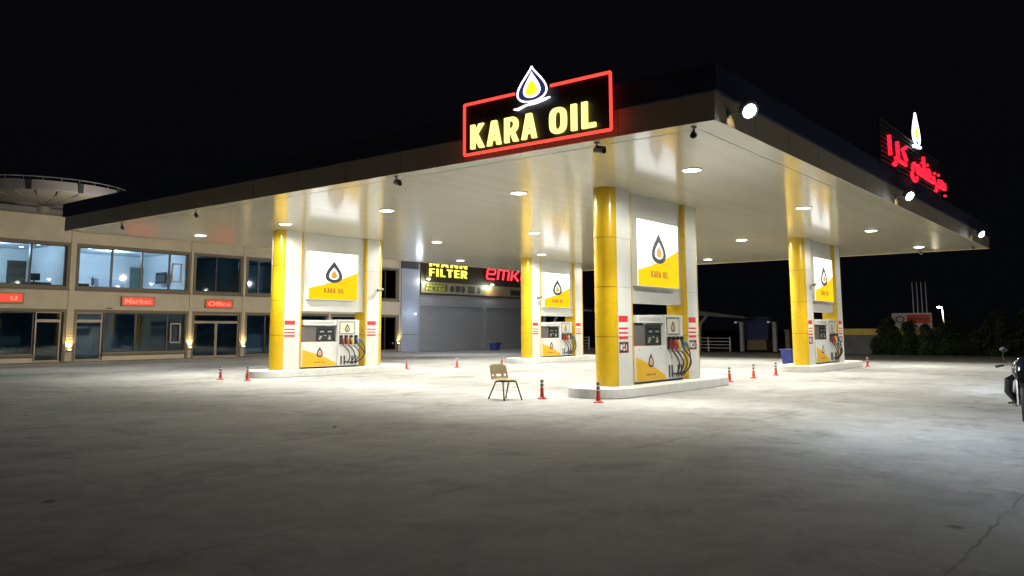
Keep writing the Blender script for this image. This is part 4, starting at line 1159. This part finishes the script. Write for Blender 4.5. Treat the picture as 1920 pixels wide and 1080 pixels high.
# ================================================================== things across the road
def awning(x, y, rz, lab, w_=5.5, h_=3.2):
    t = thing('shelter', lab, 'shelter', (x, y, 0), rz, 'dim shelters across the road')
    MB().prism([(-w_*.5, h_), (w_*.5, h_-.75), (w_*.5, h_-.85), (-w_*.5+.8, h_-.55), (-w_*.5, h_-.35)], -1.6, 1.6).build('roof', M['blockwall'], t)
    for sx in (-.36, -.18):
        MB().tube([(w_*sx, -1.2, 0), (w_*sx+.1, -1.2, h_*.62), (w_*sx+(.2 if sx < -.2 else .8), -1.2, h_-.5)], [.13, .12, .09], 10).build('post', M['roof_silver'], t, smooth=True)
    return t
def rail(x, y0, y1, lab, z=.95, group='white railings across the road'):
    t = thing('railing', lab, 'railing', (x, y0, 0), 0, group)
    L = y1-y0
    b = MB()
    for zz in (.25, .48, .71, z): b.tube([(0, 0, zz), (0, L, zz)], .025, 6)
    b.build('rail', M['white_steel'], t)
    n = max(2, int(L/1.6)+1)
    for i in range(n): MB().box(-.04, .04, L*i/(n-1)-.04, L*i/(n-1)+.04, 0, z+.08).build('post', M['white_steel'], t)
awning(57.5, 25.4, R(-90), 'dim grey shelter with sloping roof across the road')
awning(58.5, 39.0, R(-90), 'dim grey shelter seen behind the rearmost pillar', 6, 3.9)
rail(56.0, 23.9, 27.2, 'pale railing under the dim shelter across the road')
rail(57.0, 36.4, 41.5, 'pale railing seen behind the rearmost pillar')
t = thing('kiosk', 'dark blue covered kiosk with tan base across the road', 'kiosk', (58.5, 22.6, 0))
MB().prism([(-.9, .85), (.9, .85), (.98, 2.35), (-.98, 2.35)], -1.0, 1.0, 'x').build('cover', M['blue_dark'], t)
MB().box(-.9, .9, -.72, .72, .1, .849).build('base', M['tan'], t)
MB().box(-1.1, 1.1, -1.05, 1.05, 2.351, 2.45).build('roof', M['blue_dark'], t)
pc = None
for i, (x, y, h_, lab) in enumerate([(57, 23.4, 2.1, 'pale gate post with small lamp left of the blue kiosk'), (57, 21.0, 2.1, 'pale gate post with small lamp right of the blue kiosk')]):
    if pc is None:
        pc = thing('gate_post', lab, 'post', (x, y, 0), 0, 'pale gate posts across the road')
        MB().box(-.13, .13, -.13, .13, 0, h_).build('post', M['roof_silver'], pc, .01)
        MB().tube([(0, 0, h_-.05), (0, .2, h_+.03), (0, .42, h_+.02)], .03, 8).build('arm', M['roof_silver'], pc)
        MB().lathe([(.02, .05), (.10, 0), (.08, -.08)], 12, (0, .45, h_)).build('lamp_head', emat('dim_lamp', (.6, .65, .7), .35), pc, smooth=True)
        q = pc
    else: q = copy_tree(pc); q.location = (x, y, 0); q['label'] = lab
q = thing('bollard', 'short tan post just left of the far right pillar', 'post', (56, 19.75, 0))
MB().box(-.15, .15, -.15, .15, 0, 1.45).build('shaft', M['tan'], q, .01); MB().box(-.19, .19, -.19, .19, 1.451, 1.55).build('cap', M['tan'], q, .01)
t = thing('boundary_wall', 'low grey wall with yellow top band across the road', 'wall', (57, 11, 0))
MB().box(-.12, .12, -1.2, 8.2, -.05, 1.2).build('wall', M['blockwall'], t)
MB().box(-.18, .18, -1.2, 8.2, 1.201, 1.60).build('coping', M['yellow_coping'], t)
b = MB()
b = None
for i in range(4): MB().box(-.16, -.121, -1.0+i*2.9, -.7+i*2.9, 0, 1.2).build('pier', M['blockwall'], t)
b = MB()
for i in range(6): b.box(-.135, -.121, -1.1, 8.1, .15+i*.17, .16+i*.17)
b.build('groove', M['charcoal'], t)

# billboard, flagpoles, street lamp
t = thing('billboard', 'red and white billboard above the dark bushes', 'billboard', (110, 23.5, 0), R(-90+8))
MB().box(-2.2, 2.2, -.08, .08, 1.2, 3.5).build('board', M['bb_white'], t)
MB().box(-.55, 2.05, -.095, -.081, 2.25, 3.3).build('red_field', M['bb_red'], t)
MB().ring([(-1.3+.52*math.cos(2*PI*i/24), 2.72+.42*math.sin(2*PI*i/24)) for i in range(24)], [(-1.3+.36*math.cos(2*PI*i/24), 2.72+.28*math.sin(2*PI*i/24)) for i in range(24)], -.095, -.081).build('ring_mark', M['grey_panel'], t)
b = MB()
for i in range(7): b.box(-.35+i*.32, -.13+i*.32, -.102, -.096, 2.62, 2.90)
for i in range(6): b.box(-.3+i*.36, -.05+i*.36, -.090, -.081, 1.75, 1.88)
b.build('line_mark', M['grey_panel'], t)
for sx in (-1.5, 1.5): MB().box(sx-.1, sx+.1, .081, .2, -.05, 3.2).build('post', M['charcoal'], t)
fp = None
for i in range(4):
    y = 23.65-i*.50
    if fp is None:
        fp = thing('flagpole', '', 'flagpole', (112, y, 0), 0, 'four slim white flagpoles')
        MB().tube([(0, 0, -.05), (0, 0, 7.3)], [.09, .05], 8).build('pole', mat('flagpole_glow_paint', (.6, .6, .62), .4, emit=(.5, .5, .55), estr=.06), fp, smooth=True)  # pole colour given a weak glow in place of light falling on it
        MB().lathe([(0, .09), (.08, .05), (.08, 0), (0, -.03)], 10, (0, 0, 7.35), cap=False).build('finial', M['white_steel'], fp)
        q = fp
    else: q = copy_tree(fp); q.location = (112, y, 0)
    q['label'] = f'slim white flagpole above the billboard, {ORD[i]} from the left'
t = thing('street_lamp', 'lit street lamp on a pale pole above the bushes', 'street lamp', (100, 18.1, 0))
MB().tube([(0, 0, -.05), (0, .12, 3.6), (0, .25, 3.9)], [.12, .08, .05], 10).build('pole', M['white_steel'], t, smooth=True)
MB().tube([(0, .15, 3.9), (0, .55, 4.0)], [.12, .16], 10).build('lamp_head', M['grey_metal'], t, smooth=True)
MB().lathe([(0, -.14), (.2, -.08), (.26, 0), (.2, .05)], 14, (-.1, .40, 3.92), cap=False).build('lens', M['e_street'], t, smooth=True)
lamp('street_beam', 'POINT', (-.3, .40, 3.5), 260, (1, .85, .55), t, radius=.15)

# trees and bushes across the road
def bush(x, y, h_, rw, lab, m_, n=900, conical=False, seed=1):
    rd = random.Random(seed)
    t = thing('bush' if not conical else 'conifer', lab, 'bush' if not conical else 'tree', (x, y, -.05), rd.random()*6, 'dark bushes across the road')
    tr = MB()
    tr.tube([(0, 0, 0), (.03, .02, h_*.35), (0, 0, h_*.75)], [.09, .07, .02], 8)
    for k_ in range(7):
        a = rd.random()*6.28; z0 = h_*(.15+.08*k_)
        tr.tube([(0, 0, z0), (rw*.4*math.cos(a), rw*.4*math.sin(a), z0+h_*.12), (rw*.75*math.cos(a), rw*.75*math.sin(a), z0+h_*.2)], [.035, .02, .008], 5)
    tr.build('trunk', M['bark'], t)
    cl = []
    for k_ in range(26):
        u = rd.random(); a = rd.random()*6.28
        if conical: rad = rw*(1-u)*.85+.05
        else: rad = rw*math.sqrt(max(.05, 1-(2*u-1)**2))*.8
        r_ = rad*math.sqrt(rd.random())
        cl.append((r_*math.cos(a), r_*math.sin(a), h_*(.10+.85*u), rw*(.16+.22*rd.random())))
    f = MB()
    for k_ in range(n):
        cx, cy_, cz, cr_ = cl[rd.randrange(len(cl))]
        v = Vector((rd.gauss(0, 1), rd.gauss(0, 1), rd.gauss(0, 1))).normalized()*cr_*(.6+.5*rd.random())
        p = Vector((cx, cy_, cz))+v
        if p.z < .05: p.z = .05+rd.random()*.2
        s = .05+.07*rd.random()
        a = Vector((rd.gauss(0, 1), rd.gauss(0, 1), rd.gauss(0, 1))).normalized(); b_ = a.orthogonal().normalized()
        f.add([p-a*s*1.5, p+b_*s*.6, p+a*s*1.5, p-b_*s*.6], [(0, 1, 2, 3)])
    me = bpy.data.meshes.new('foliage'); me.from_pydata(f.v, [], f.f); me.update(); me.materials.append(m_)
    o = bpy.data.objects.new('foliage', me); C.objects.link(o); o.parent = t
bush(55.9, 13.35, 2.25, 1.15, 'dark conical conifer before the left end of the billboard', M['leaf'], 1500, True, 3)
bush(56.1, 12.2, 2.10, .95, 'dark conifer just right of the pointed one, below the billboard', M['leaf'], 1300, True, 4)
bush(56.0, 11.2, 1.9, .9, 'dark pointed bush under the right half of the billboard', M['leaf'], 1200, True, 5)
bush(55.9, 10.0, 1.95, 1.1, 'dark rounded bush left of the street lamp pole', M['leaf'], 1500, False, 6)
bush(56.1, 8.9, 1.75, 1.1, 'dark rounded bush right of the street lamp pole', M['leaf2'], 1500, False, 7)
bush(56.0, 7.5, 2.4, 1.5, 'tall olive bush near the right edge of the photo', M['leaf2'], 2000, False, 8)
bush(56.6, 5.9, 2.8, 1.6, 'tallest olive bush at the far right edge', M['leaf2'], 2000, False, 9)
bush(56.0, 12.8, 1.2, .9, 'low dark bush at the foot of the two conifers', M['leaf'], 900, False, 10)
bush(55.6, 14.0, .9, .5, 'small low bush before the grey wall', M['leaf'], 500, False, 11)

# pale crumpled mesh standing in for a small glint on the yard
q = MB().add([(0, 0, .012), (.05, .01, .03), (.07, .05, .01), (.02, .06, .035), (.03, .03, .045), (-.02, .03, .01)], [(0, 1, 4), (1, 2, 4), (2, 3, 4), (3, 5, 4), (5, 0, 4), (0, 5, 3, 2, 1)]).build('glint_scrap', M['price_white'])
q.location = (8.9, 10.6, 0); props(q, 'tiny pale scrap shape standing in for a glint on the dark joint of the yard', 'glint stand-in')
